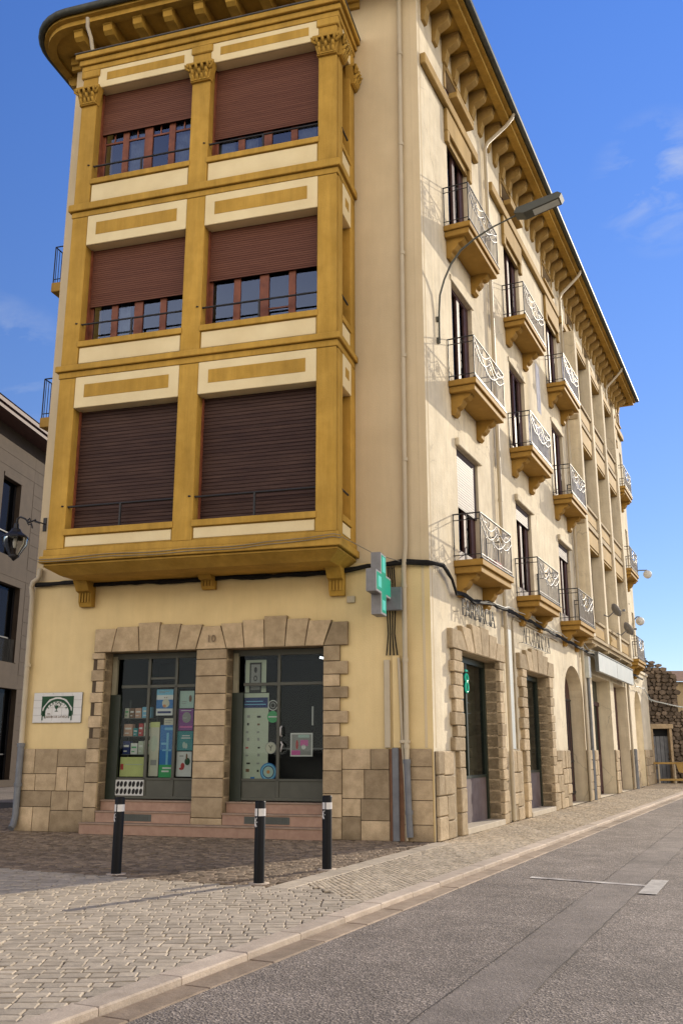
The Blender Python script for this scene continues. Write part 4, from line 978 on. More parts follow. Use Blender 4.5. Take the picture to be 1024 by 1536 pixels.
# ---- balconies
def balcony(W, D):
    t = MB(); t.box(-W / 2, W / 2, -D, 0, -.13, 0, 0, .5, .012); t.box(-W / 2 + .05, W / 2 - .05, -D + .05, 0, -.27, -.13, 0, .5, .012)
    t.box(-W / 2 - .012, W / 2 + .012, -D - .012, -D + .05, .0, .018, 1)
    o = part(t, 'balcony', [M['ochre_b'], M['iron']], AS)
    for s_ in (-1, 1):
        t = MB(); t.prism([(0, -.27), (0, -.72), (-.06, -.74), (-.12, -.68), (-.13, -.58), (-.2, -.54), (-.26, -.46), (-.28, -.4), (-.36, -.38), (-.42, -.33), (-.43, -.27)], .13, -.13, axis='x')
        b = t.build('bracket', M['ochre_b'], o); b.location = (s_ * (W / 2 - .30), 0, 0)
    t = MB(); H = .97; r = .011; yf = -D + .035; x0, x1 = -W / 2 + .03, W / 2 - .03
    for x in (x0, x1):
        t.tube([(x, 0, H), (x, yf, H)], .016, 5); t.tube([(x, 0, H - .13), (x, yf, H - .13)], r, 5); t.tube([(x, 0, .10), (x, yf, .10)], r, 5)
        t.tube([(x, yf, 0), (x, yf, H)], .015, 5); t.tube([(x, -.02, 0), (x, -.02, H)], .013, 5); t.tube([(x, yf * .5, .1), (x, yf * .5, H)], r, 5)
        t.tube([(x, yf * .5, H - .05), (x, yf * .62, H - .08), (x, yf * .5, H - .11)], .008, 4)
    t.tube([(x0, yf, H), (x1, yf, H)], .018, 5)
    t.build('side_railing', M['iron'], o)
    t = MB(); n = int(W / .115); Wd = x1 - x0
    def swag(x):   # festoon line dividing the bars
        q = (x - x0) / Wd; return q
    t.tube([(x0, yf, .10), (x1, yf, .10)], .013, 5); t.tube([(x0, yf, H - .13), (x0 + Wd * .2, yf, H - .13)], .01, 5); t.tube([(x1 - Wd * .2, yf, H - .13), (x1, yf, H - .13)], .01, 5)
    for k in range(1, n):
        x = x0 + Wd * k / n; q = k / n; top = H - .02
        if .3 < q < .7: top = H - .34 - .1 * cos((q - .5) * pi / .4)
        t.tube([(x, yf, .02), (x, yf, top)], .009, 4)
    for base, amp, a, b in ((H - .05, .22, 0.0, .5), (H - .05, .22, .5, 1.0), (H - .22, .24, 0.0, .5), (H - .22, .24, .5, 1.0), (H - .30, .24, .22, .78)):
        pts = [(x0 + Wd * (a + (b - a) * i / 12), yf - .012, base - amp * sin(pi * i / 12)) for i in range(13)]
        t.tube(pts, .012, 5)
    for cx, cz, rr in ((0, H - .24, .12), (0, H - .24, .06), (-Wd * .25, H - .14, .07), (Wd * .25, H - .14, .07)):
        t.tube([(cx + rr * cos(2 * pi * i / 14), yf - .01, cz + rr * sin(2 * pi * i / 14)) for i in range(14)], .010, 4, closed=True)
    for s_ in (-1, 1):
        t.tube([(s_ * Wd * .12 + .1 * (1 - i / 16) * cos(i * .7) * s_, yf - .01, .45 + .1 * (1 - i / 16) * sin(i * .7)) for i in range(16)], .009, 4)
        t.tube([(s_ * Wd * .36 + .1 * (1 - i / 16) * cos(i * .7) * s_, yf - .01, .55 + .1 * (1 - i / 16) * sin(i * .7)) for i in range(16)], .009, 4)
    t.build('front_railing', M['silver'], o)  # sunlit look is in the colour; the side rails keep dark iron
    return o
M['ochre_b'] = mk('balcony_ochre_paint', (.46, .275, .065), .75, (.37, .21, .045), 1.6, bump=.25, bscale=30, stain=.2, streak=.12, spec=.2, ao=.4)
bal0 = balcony(2.46, .62); ZB = [5.35, 9.30, 13.05]; first = True
for cu in (2.72, 7.78, 13.0):
    for z in ZB:
        o = bal0 if first else copy_tree(bal0); first = False
        o.location = rotv(AS, cu, 0, z)
bal1 = balcony(2.3, .52); first = True
for z in ZB:
    o = bal1 if first else copy_tree(bal1); first = False
    o.location = rotv(AS, 26.3, 0, z)
# two balconies on the hidden left side peek past the edge
t = MB(); t.box(UL - .14, UL, .35, 9, 15.95, 16.25, 0, .5, .02); part(t, 'string_course', M['ochre'], AF)
for z in (9.05, 12.5):
    t = MB(); t.box(0, 1.9, -.55, 0, -.24, 0, 0, .5, .012); o = t.build('balcony', M['ochre_b'], B); o.rotation_euler = (0, 0, AF - pi / 2); o.location = rotv(AF, UL, 2.33, z)
    t = MB(); H = .97
    for x in (.03, 1.87): t.tube([(x, 0, H), (x, -.52, H)], .016, 5); t.tube([(x, 0, .1), (x, -.52, .1)], .012, 5); t.tube([(x, -.52, 0), (x, -.52, H)], .015, 5); t.tube([(x, -.3, 0), (x, -.3, H)], .01, 5)
    t.tube([(.03, -.52, H), (1.87, -.52, H)], .016, 5); [t.tube([(.1 * k, -.52, 0), (.1 * k, -.52, H)], .01, 4) for k in range(1, 19)]
    t.build('railing', M['iron'], o)

# ---- side pipes
def dpipe(u, zt_, name='downpipe', zb=.05):
    pts = [(u, -.09, zb), (u, -.09, 17.35), (u + .05, -.16, 17.55), (u + .35, -.62, 18.15), (u + .38, -.78, 18.35), (u + .38, -.84, 18.52)]
    o = tubep(name, pts, .05, M['pvc'], AS, collars=[(u, -.09, z) for z in (1.3, 4.4, 7.5, 10.8, 14.2)])
dpipe(5.07, 18); dpipe(14.55, 18); dpipe(24.35, 18)
tubep('downpipe', [(24.9, -.1, 0), (24.9, -.1, 1.6)], .09, M['greypipe'], AS)
t = MB(); [t.tube([(15.45 + .12 * i, -.05, 0), (15.45 + .12 * i, -.05, 1.6 + (i > 0) * 2.8)], .03 + .01 * (i == 1), 8) for i in range(3)]; part(t, 'conduit', M['greypipe'], AS)
t = MB(); t.tube([(5.95, -.03, 1.6), (5.95, -.03, 4.62), (6.1, -.03, 4.74), (11.2, -.03, 4.68)], .028, 6); part(t, 'conduit', M['pvc'], AS)
t = MB(); t.box(5.35, 5.8, -.02, 0, 1.6, 4.4, 0); t.box(15.35, 15.7, -.14, 0, 3.9, 4.6, 0, .5, .01); part(t, 'meter_panel', M['dirtywhite'], AS)

# ---- side doors: stone surrounds and door leaves
mb = MB(); random.seed(41)
def surround(a, b, oa, ob, zt_=3.52):
    n = 6; tops_ = [3.90, 4.02, 4.12, 4.15, 4.05, 3.92]
    for i in range(n):
        ta = oa + (ob - oa) * i / n; tb = oa + (ob - oa) * (i + 1) / n
        ba = a + (b - a) * (i - .35) / (n - .7) if i else oa; bb = a + (b - a) * (i + .65) / (n - .7) if i < n - 1 else ob
        mb.prism([(ba + .006, zt_ + .002), (bb - .006, zt_ + .002), (tb - .006, tops_[i]), (ta + .006, tops_[i])], -.10 - random.uniform(0, .03), .36 if 0 < i < n - 1 else 0, 0, random.random(), .02)
    jamb(mb, oa + .04, a, 1.56, zt_, -1, .235, .13, .36, .09, 0, .02); jamb(mb, a - .35, a, 0, 1.56, 0, .4, 0, .36, .08, 0, .02)
    jamb(mb, b, ob - .1, 0, zt_, 1, .235, .1, .36, .09, 0, .01)
for q in ((1.6, 4.32, .93, 4.80), (6.8, 9.42, 6.22, 9.98)):
    mb = MB(); surround(*q); part(mb, 'door_surround', [M['stone_side'], M['joint']], AS)
def side_door(a, b):
    t = MB(); y0, y1 = .27, .33
    t.box(a, a + .12, y0, y1, .12, 3.5, 1); t.box(b - .10, b, y0 - .03, y1, .12, 3.5, 1); t.box(a, b, y0 - .02, y1, 3.38, 3.5, 1); t.box(a + .12, b - .1, y0 + .01, y1, .12, 1.02, 0); t.box(a + .12, b - .1, y0, y1, 1.0, 1.06, 1)
    t.box((a + b) / 2 - .04, (a + b) / 2 + .04, y0, y1, 1.06, 3.38, 1)
    for z in (1.5, 1.95, 2.4): t.box(a + .12, b - .1, y1 - .01, y1, z, z + .012, 2)
    o = part(t, 'shop_door', [M['panelmetal'], M['framegrn'], M['frame']], AS)
    t = MB(); t.quad((a + .1, .30, 1.02), (b - .1, .30, 1.02), (b - .1, .30, 3.4), (a + .1, .30, 3.4)); t.build('pane', M['glassdoor'], o)
    t = MB(); t.box(a, b, -.1, .36, 0, .12, 0, .5, .01); t.build('threshold', M['tread2'], o)
    t = MB(); t.quad((a, .5, .1), (b, .5, .1), (b, .5, 3.5), (a, .5, 3.5)); t.quad((b, .34, .1), (b, .5, .1), (b, .5, 3.5), (b, .34, 3.5)); t.build('interior_backing', M['frame'], o)
    return o
M['panelmetal'] = mk('worn_purple_grey_panel', (.20, .165, .165), .6, (.13, .095, .09), 2.2, streak=.2, stain=.2)
M['glassdoor'] = mat_glass('green_shop_glass', (.42, .5, .4), 1.0)
M['tread2'] = mk('pale_limestone', (.52, .46, .36), .85, (.45, .39, .30), 5)
side_door(1.6, 4.32); side_door(6.8, 9.42)
# arched door with iron grille
t = MB(); t.box(11.85, 14.65, .42, .47, .0, 4.12)
for k in range(9):
    x = 12.0 + .31 * k; t.tube([(x, .39, .2), (x, .39, 3.1)], .014, 5, 1)
for z in (.25, 1.2, 3.1): t.box(11.9, 14.6, .38, .42, z, z + .05, 1)
for k in range(5): t.tube([(13.25 + .35 * cos(2 * pi * i / 16) * (1 - .03 * i), .37, 1.7 + .4 * sin(2 * pi * i / 12) - .02 * k) for i in range(14)], .018, 5, 2)
part(t, 'arched_door', [M['darkwood'], M['iron'], M['silver']], AS)
t = MB(); t.box(16.5, 20.25, .5, .55, 0, 4.08, 0); [t.box(x, x + .12, .44, .5, 0, 3.2, 1) for x in (16.5, 17.6, 18.7, 19.9)]; t.box(16.5, 20.25, .44, .5, 3.15, 3.3, 1); t.box(16.6, 20.1, .46, .5, .1, 1.4, 1); part(t, 'garage_door', [M['framegrn'], M['darkwood']], AS)
t = MB(); t.box(21.1, 24.3, .4, .45, 0, 4.08, 0); t.box(21.3, 24.1, .37, .4, 3.2, 3.3, 0); part(t, 'garage_door', M['darkwood'], AS)
t = MB(); t.box(26.5, 28.7, .4, .45, 0, 4.12, 0); part(t, 'blind_arch', M['plaster_side'], AS)

# ---- enclosed gallery on the upper floors
gal = MB(); GO = .30
def gring(z0, z1, d, m_=0): gal.box(gl_u[0] - d, gl_u[3] + .35 + d, -GO - d, 0, z0, z1, m_, .5, .01)
gring(5.02, 5.14, .03, 0); gring(5.14, 5.24, .10, 0)
for (z0, zs, zt, z1) in ((5.24, 5.9, 8.45, 9.13), (9.3, 9.95, 12.22, 12.93), (13.1, 13.8, 15.9, 16.33)):
    for k in range(3):
        a, b = gl_u[k] + .35, gl_u[k + 1]
        gal.box(a, b, -GO, 0, z0, zs - .1, 1, .5, .005); gal.box(a + .2, b - .2, -GO - .02, -GO, z0 + .1, zs - .22, 2, .5, .01)
        gal.box(a, b, -GO - .06, 0, zs - .1, zs, 0, .5, .01)
        gal.box(a, b, -GO, 0, zt, z1, 2, .5, .005); gal.box(a + .15, b - .15, -GO - .03, -GO, zt + .08, z1 - .08, 2, .5, .01)
gring(9.13, 9.3, .05, 0); gring(12.93, 13.1, .05, 0)
for k in range(3): gal.box(gl_u[k] + .35, gl_u[k + 1], .0, .02, 5.9, 15.95, 3)
GAL = part(gal, 'window_gallery', [M['tan'], M['tan'], M['ochre_side'], M['shutter_grey']], AS)
for k in range(4):
    t = MB(); t.box(gl_u[k], gl_u[k] + .35, -GO - .10, 0, 5.24, 16.33, 0, .5, .015); t.build('mullion', M['plaster_side'], GAL)
for u in (15.6, 18.2, 21.0, 23.9):
    t = MB(); t.prism([(0, 5.02), (0, 4.8), (-.12, 4.8), (-.2, 4.88), (-.36, 4.94), (-.38, 5.02)], u + .12, u - .12, axis='x'); t.build('corbel', M['tan'], GAL)

# =================================================================== THINGS ON THE WALLS
# cables
def cable_thing(label, strands, mat, name='cable_bundle'):
    t = MB()
    for pts, r in strands: t.tube(pts, r, 5)
    return t.build(name, mat, at=K, label=label, cat='cable')
def noisy(base, n, amp, seed, step=.25):
    random.seed(seed); out = []
    ph = random.uniform(0, 6)
    L_ = 0; pts = [Vector(b) for b in base]; res = []
    for a, b in zip(pts, pts[1:]):
        m_ = max(1, int((b - a).length / step))
        for i in range(m_): res.append(a.lerp(b, i / m_))
    res.append(pts[-1])
    for i, p in enumerate(res):
        out.append(p + Vector((0, 0, amp * sin(i * .9 + ph) + random.uniform(-amp, amp) * .4)) + Vector((random.uniform(-.3, .3) * amp, -amp * abs(cos(i * .7 + ph)), 0)) * .8)
    return out
basef = [rotv(AF, u, -.07, z) for u, z in ((-8.55, 5.0), (-8.2, 5.0), (-7.5, 5.02), (-7.2, 4.96), (-5.6, 4.93), (-3.3, 4.93), (-1.9, 4.92), (-1.2, 5.02), (-.5, 5.06), (-.02, 5.02))]
bases = [rotv(AS, u, -.13, z) for u, z in ((-.02, 5.02), (.45, 5.05), (.95, 4.88), (1.2, 4.62), (1.6, 4.66), (2.4, 4.62), (3.5, 4.74), (5.04, 4.8), (8, 4.8), (11, 4.78), (15, 4.74), (24, 4.76), (28.9, 4.72))]
full = basef + bases[1:]
cable_thing('thick bundle of black cables running under the bay and round the corner', [(noisy(full, 0, .03, s_), r) for s_, r in ((1, .03), (2, .024), (3, .026), (4, .02), (5, .016), (6, .02))], M['cable'])
t = MB()
for s_, z in ((11, 5.25), (12, 5.30)):
    t.tube(noisy([rotv(AF, u, -BO - .12, z + dz) for u, dz in ((-7.65, -.04), (-6, -.02), (-4, -.02), (-2.5, .02), (-1.5, .10), (-1.35, .06))], 0, .012, s_), .007, 4)
t.tube([rotv(AF, -1.36, -1.3, 5.35), rotv(AF, -1.0, -.4, 5.2), rotv(AF, -.5, -.06, 5.06)], .008, 4)
t.build('telephone_wire', M['greycable'], at=K, label='thin grey wires along the lower moulding of the bay', cat='wire')
t = MB()
for i in range(4):
    x = -.80 + i * .04; t.tube([rotv(AF, x, -.06, 4.98), rotv(AF, x + .02, -.08, 4.7), rotv(AF, x - .02 + .015 * i, -.08, 4.2), rotv(AF, x + .0, -.07, 3.7), rotv(AF, x + (i - 1.5) * .03, -.05, 3.3)], .014, 5)
t.build('cable_drop', M['cable'], at=K, label='black cables dropping from the bundle behind the pharmacy cross into the duct', cat='cable')
t = MB(); t.tube(noisy([rotv(AS, u, -.16, z) for u, z in ((4.0, 4.78), (5.1, 4.86), (7.0, 4.92), (9, 4.9), (12, 4.86), (14.3, 4.95), (15.2, 4.85), (24.3, 4.85))], 0, .02, 9), .011, 5); t.tube(noisy([rotv(AS, u, -.16, z) for u, z in ((24.3, 4.85), (26.3, 4.25), (29, 4.3), (31.4, 3.8))], 0, .02, 19), .02, 5)
t.build('white_cable', M['dirtywhite'], at=K, label='sagging white cable along the street side under the balconies', cat='cable')

# pharmacy cross
CX = thing('pharmacy_cross', 'green illuminated pharmacy cross in a grey case projecting from the corner', 'sign', fr(AF, -.80, -.78, 4.52), AF - pi / 2)
def crosspoly(r, a): return [(-a, -r), (a, -r), (a, -a), (r, -a), (r, a), (a, a), (a, r), (-a, r), (-a, a), (-r, a), (-r, -a), (-a, -a)]
# local x runs outward from the wall, local y = -u direction
t = MB(); 
def cp(mb, r, a, y0, y1, m_=0):
    for (x0, x1, z0, z1) in ((-r, r, -a, a), (-a, a, a, r), (-a, a, -r, -a)): mb.box(x0, x1, y0, y1, z0, z1, m_, .5, .004)
cp(t, .57, .205, -.09, .09); t.build('case', M['signgrey'], CX)
for s_ in (-1, 1):
    t = MB(); cp(t, .558, .193, s_ * .092 - .003, s_ * .092 + .003); t.build('white_border', M['white'], CX)
    t = MB(); cp(t, .525, .16, s_ * .098 - .003, s_ * .098 + .003); t.build('green_face', M['crossgreen'], CX)
    t = MB()
    for (x0, x1, z0, z1) in ((-.10, .10, .22, .50), (-.11, .08, -.48, -.3), (-.42, -.2, -.1, .1)): t.box(x0, x1, s_ * .1025 - .002, s_ * .1025 + .002, z0, z1)
    t.build('light_pattern', M['crosslight'], CX)
t = MB(); t.box(.57, .80, -.03, .03, -.05, .05); t.box(.44, .8, .1, .22, -.38, .02, 0, .5, .01); t.build('mount', M['signgrey'], CX)
CX.rotation_euler = (0, 0, AF + pi / 2)
t = MB(); t.box(0, .30, -.22, -.12, 0, .44, 0, .5, .01); t.box(.1, .2, -.12, 0, .1, .3)
t.build('sign_control_box', M['greypipe'], frame=AF, at=fr(AF, -.80, -.02, 4.12), label='small grey metal box on the wall beside the pharmacy cross', cat='box')

# plaque
PL = thing('wall_plaque', 'white tiled plaque with a green arch and cup emblem left of the shop door', 'plaque', fr(AF, -8.38, -.02, 2.12), AF)
t = MB()
for i in range(5):
    for j in range(4): t.box(i * .226 + .002, (i + 1) * .226 - .002, -.02, 0, j * .152 + .002, (j + 1) * .152 - .002, 0, random.random(), .003)
t.box(0, 1.13, -.012, .015, 0, .61, 1); t.build('tiles', [M['white'], P['grey']], PL)
t = MB(); cx = .57; R_, r_ = .335, .285
n = 20
for i in range(n):
    a, b = pi * i / n, pi * (i + 1) / n
    t.prism([(cx + r_ * cos(a), .16 + .96 * r_ * sin(a)), (cx + R_ * cos(a), .16 + .96 * R_ * sin(a)), (cx + R_ * cos(b), .16 + .96 * R_ * sin(b)), (cx + r_ * cos(b), .16 + .96 * r_ * sin(b))], -.026, -.021)
for s_ in (-1, 1):
    t.prism([(cx + s_ * .37, .3), (cx + s_ * .37, .525), (cx + s_ * .02, .525), (cx + s_ * .2, .47), (cx + s_ * .33, .32)][::s_], -.0245, -.021)
    t.box(cx + s_ * .31 - .035, cx + s_ * .31 + .035, -.026, -.021, .13, .24); t.box(cx + s_ * .34 - .012, cx + s_ * .34 + .012, -.026, -.021, .05, .16); t.box(cx + s_ * .285 - .008, cx + s_ * .285 + .008, -.026, -.021, .09, .16); t.box(cx + s_ * .36 - .01, cx + s_ * .36 + .012, -.026, -.021, .16, .5)
t.box(cx - .375, cx + .375, -.0255, -.021, .515, .535)
t.build('green_arch', P['dgreen'], PL)
t = MB(); t.prism([(.50, .34), (.60, .34), (.57, .28), (.53, .28)], -.026, -.021); t.box(.545, .56, -.026, -.021, .24, .28); t.box(.52, .585, -.026, -.021, .225, .24)
t.tube([(.60 + .045 * cos(a), -.026, .36 + .045 * sin(a)) for a in [i * .5 - 2 for i in range(11)]], .006, 5); t.tube([(.5 + .03 * i, -.026, .35 + .012 * sin(i * 2)) for i in range(4)], .006, 5)
t.build('cup_emblem', P['dgreen'], PL)
for k, ch in enumerate('FARMACIA'):
    a = pi * (.80 - .6 * k / 7)
    text_mesh(ch, .07, 'letter', P['dgreen'], PL, (cx + .235 * cos(a), -.0225, .15 + .235 * sin(a)), (pi / 2, -(a - pi / 2), 0), .002)
text_mesh('JARDIN DE LA VEGA', .058, 'lettering', P['brown'], PL, (.57, -.0225, .10), (pi / 2, 0, 0), .002)
text_mesh('Lda.', .045, 'lettering', P['brown'], PL, (.38, -.0225, .17), (pi / 2, 0, 0), .002)

# wire lettering on the street side
WL = thing('wire_lettering', 'wire outline letters standing off the wall above the nearest side door', 'sign', fr(AS, 1.2, -.12, 4.24), AS)
text_mesh('FARMACIA', .50, 'letters', M['wirem'] if 'wirem' in M else M['iron'], WL, (1.6, 0, 0), (pi / 2, 0, 0), fill=False, bevel=.008, spacing=1.02)
t = MB(); [t.tube([(x, 0, .05), (x, .12, .05)], .006, 4) for x in (.2, .9, 1.6, 2.3, 3.0)]; t.build('stand_offs', M['iron'], WL)
WL2 = thing('wire_lettering', 'wire letter strokes between two rods above the second side door', 'sign', fr(AS, 6.5, -.12, 4.18), AS)
random.seed(8); t = MB(); t.tube([(0, 0, 0), (3.1, 0, 0)], .009, 5); t.tube([(1.2, 0, .42), (3.1, 0, .42)], .009, 5); x = .1
while x < 3.0:
    k = random.choice((0, 1, 2, 3)); h = .4; w_ = .26
    if k == 0: t.tube([(x, 0, 0), (x, 0, h)], .008, 4); t.tube([(x + w_ * .5 + w_ * .4 * cos(q), 0, h * .5 + h * .48 * sin(q)) for q in [2 * pi * i / 12 for i in range(12)]], .008, 4, closed=True)
    elif k == 1: t.tube([(x, 0, 0), (x + w_ * .5, 0, h), (x + w_, 0, 0)], .008, 4); t.tube([(x + .06, 0, .15), (x + w_ - .06, 0, .15)], .008, 4)
    elif k == 2: t.tube([(x, 0, 0), (x, 0, h), (x + w_, 0, h)], .008, 4); t.tube([(x, 0, h / 2), (x + w_ * .8, 0, h / 2)], .008, 4)
    else: t.tube([(x, 0, h), (x, 0, .1), (x + w_ / 2, 0, 0), (x + w_, 0, .1), (x + w_, 0, h)], .008, 4)
    x += .34
[t.tube([(x, 0, 0), (x, .12, 0)], .006, 4) for x in (.1, 1.5, 3.0)]
t.build('letters', M['iron'], WL2)
# second sign: green ornament on the first side door glass
t = MB(); t.tube([(.10 * cos(q), 0, .15 + .08 * sin(q)) for q in [2 * pi * i / 12 for i in range(12)]], .022, 6, closed=True); t.tube([(.10 * cos(q), 0, -.05 + .11 * sin(q)) for q in [2 * pi * i / 12 for i in range(12)]], .022, 6, closed=True); t.box(-.08, .08, -.01, .01, .28, .32)
t.build('window_emblem', M['crossgreen'], frame=AS, at=fr(AS, 2.98, .265, 2.93), label='glowing green ringed emblem high on the glass of the nearest side door', cat='sign')
# fascia board
t = MB(); t.box(0, 8.2, -.12, 0, 0, .62, 0, .5, .012); t.box(0, .03, -.125, 0, -.01, .63, 1); t.box(4.0, 4.03, -.124, -.11, 0, .62, 1); t.box(-.02, 8.22, -.14, 0, .62, .66, 1)
t.build('fascia_board', [M['dirtywhite'], P['grey']], frame=AS, at=fr(AS, 16.1, -.22, 4.16), label='long blank white sign board under the gallery', cat='sign')
# street lamp on the wall
SL = thing('street_lamp', 'led street lamp on a curved steel arm high on the street corner', 'lamp', fr(AS, .84, 0, 9.9), AS)
armp = [(0, -.05, 0), (0, -.06, .7), (0, -.09, 1.1), (0, -.2, 1.45), (0, -.36, 1.78), (0, -.58, 2.05), (0, -.9, 2.25), (0, -1.32, 2.43), (0, -1.85, 2.58)]
t = MB(); t.tube(armp, [.024] * 6 + [.021, .018, .016], 8); t.box(-.04, .04, -.05, 0, .0, .12); t.box(-.04, .04, -.05, 0, .5, .6); t.build('arm', M['frame'], SL)
t = MB(); t.prism([(-1.80, 2.55), (-2.0, 2.50), (-2.75, 2.66), (-2.8, 2.74), (-2.72, 2.80), (-2.0, 2.68), (-1.85, 2.66)][::-1], .15, -.15, axis='x', cham=0); t.build('lamp_head', M['lamphead'] if 'lamphead' in M else M['frame'], SL)
t = MB(); t.add([(-.11, -2.72, 2.648), (.11, -2.72, 2.648), (.11, -2.18, 2.533), (-.11, -2.18, 2.533)], [(0, 1, 2, 3)]); t.build('lens', M['dirtywhite'], SL)
# satellite dishes
for (u, z, r_, lab) in ((17.5, 6.35, .26, 'grey satellite dish on the gallery nearer the corner'), (20.3, 6.0, .28, 'grey satellite dish on the gallery farther along the street')):
    t = MB(); t.lathe([(0, 0), (r_ * .4, .02), (r_ * .75, .06), (r_, .12), (r_ * .98, .13), (r_ * .7, .075), (0, .015)], 20); o_ = thing('satellite_dish', lab, 'satellite dish', fr(AS, u, -.75, z), AS)
    d = t.build('dish', M['signgrey'], o_); d.rotation_euler = (radians(62), 0, radians(35))
    t = MB(); t.tube([(0, .35, -.1), (0, .2, -.18), (0, 0, -.02)], .02, 6); t.tube([(0, 0, -.1), (.25, -.3, .05)], .012, 5); t.box(.22, .3, -.36, -.27, .02, .09); t.build('arm', M['greypipe'], o_)
# globe lamps at the far end
for (u, o_, z, lab) in ((28.85, .75, 9.7, 'white globe lamp on a bracket at the far end of the facade, upper one'), (28.8, .25, 7.5, 'white globe lamp close to the wall below the bracket globe')):
    T = thing('globe_lamp', lab, 'lamp', fr(AS, u, 0, z), AS)
    t = MB(); t.tube([(0, 0, 0), (0, -o_ * .5, .12), (0, -o_, .1)], .03, 6); t.build('bracket', M['greypipe'], T)
    t = MB(); t.lathe([(.02, .2)] + [(.2 * sin(pi * i / 10), .2 * cos(pi * i / 10)) for i in range(1, 10)] + [(.02, -.2)], 14); d = t.build('globe', M['white'], T); d.location = (0, -o_, -.1)
# lantern on the left
LT = thing('wall_lantern', 'black wrought iron lantern with glass sides on a scrolled bracket at the left edge', 'lantern', fr(AF, -8.5, -.35, 6.2), AF)
t = MB(); t.tube([(.02, .0, .18), (-.14, 0, .13), (-.25, 0, .22), (-.37, 0, .27), (-.45, 0, .22)], .02, 6); t.tube([(-.05, 0, .0), (-.08, 0, .1), (-.15, 0, .08), (-.2, 0, .16), (-.13, 0, .22), (-.1, 0, .17), (-.14, 0, .14)], .018, 6)
t.tube([(.14, 0, .1), (0, 0, .14)], .015, 6); t.tube([(0, 0, .16), (.02, .36, .16)], .014, 6); t.box(-.02, .06, .33, .36, .0, .3); t.tube([(-.45, 0, .24), (-.45, 0, .12)], .02, 6); t.build('bracket', M['iron'], LT)
t = MB(); t.lathe([(.02, .14), (.05, .12), (.06, .02), (.10, -.0), (.13, -.06), (.27, -.16), (.29, -.2), (.26, -.2)], 8, cx=-.45, smooth=False); t.lathe([(.10, -.56), (.12, -.6), (.06, -.64), (.03, -.68), (.0, -.7)], 8, cx=-.45)
for k in range(8):
    a = 2 * pi * k / 8; t.tube([(-.45 + .26 * cos(a), .26 * sin(a), -.2), (-.45 + .245 * cos(a), .245 * sin(a), -.34), (-.45 + .11 * cos(a), .11 * sin(a), -.57)], .008, 4)
t.build('cage', M['iron'], LT)
t = MB(); t.lathe([(.255, -.2), (.24, -.34), (.105, -.57)], 16, cx=-.45); t.build('glass_bowl', M['bowl'], LT)
t = MB(); t.lathe([(0, -.18), (.04, -.2), (.05, -.3), (.03, -.4), (0, -.42)], 10, cx=-.45); t.build('bulb', M['white'], LT)
# cloths on balconies
def cloth(u0, u1, z0, z1, off, lab, seed, name='privacy_sheet', cat='cloth'):
    t = MB(); random.seed(seed); n, m_ = 22, 8; vs = []
    for i in range(n + 1):
        for j in range(m_ + 1):
            x = (u1 - u0) * i / n; q = j / m_
            vs.append((x, .012 * sin(i * 1.7 + seed) + .01 * noise.noise((i * .5, j * .6, seed)), z0 - z0 + (z1 - z0) * q + .02 * noise.noise((i * .3, j * .2, seed + 5)) * (1 if j in (0,) else 0)))
    t.add(vs, [(i * (m_ + 1) + j, (i + 1) * (m_ + 1) + j, (i + 1) * (m_ + 1) + j + 1, i * (m_ + 1) + j + 1) for i in range(n) for j in range(m_)], 0, .5, True)
    t.build(name, M['cloth'], frame=AS, at=fr(AS, u0, -off, z0), label=lab, cat=cat)
cloth(6.62, 8.95, 9.40, 10.2, .54, 'white sheet tied inside the railing of the middle balcony in the second column', 1)
cloth(11.85, 14.1, 13.15, 13.95, .54, 'white sheet tied inside the railing of the top balcony in the third column', 2)
cloth(12.2, 14.1, 9.40, 10.05, .54, 'grey white sheet inside the railing of the middle balcony in the third column', 3)
cloth(8.85, 9.35, 11.1, 12.6, .30, 'pale towel hanging on the wall between the upper balconies', 4, 'towel', 'towel')
t = MB(); t.box(0, .5, -.12, .1, 0, .22, 0, .5, .03); t.build('flower_box', P['red'], frame=AS, at=fr(AS, 2.9, -.40, 5.37), label='red box on the floor of the nearest lowest balcony', cat='box')

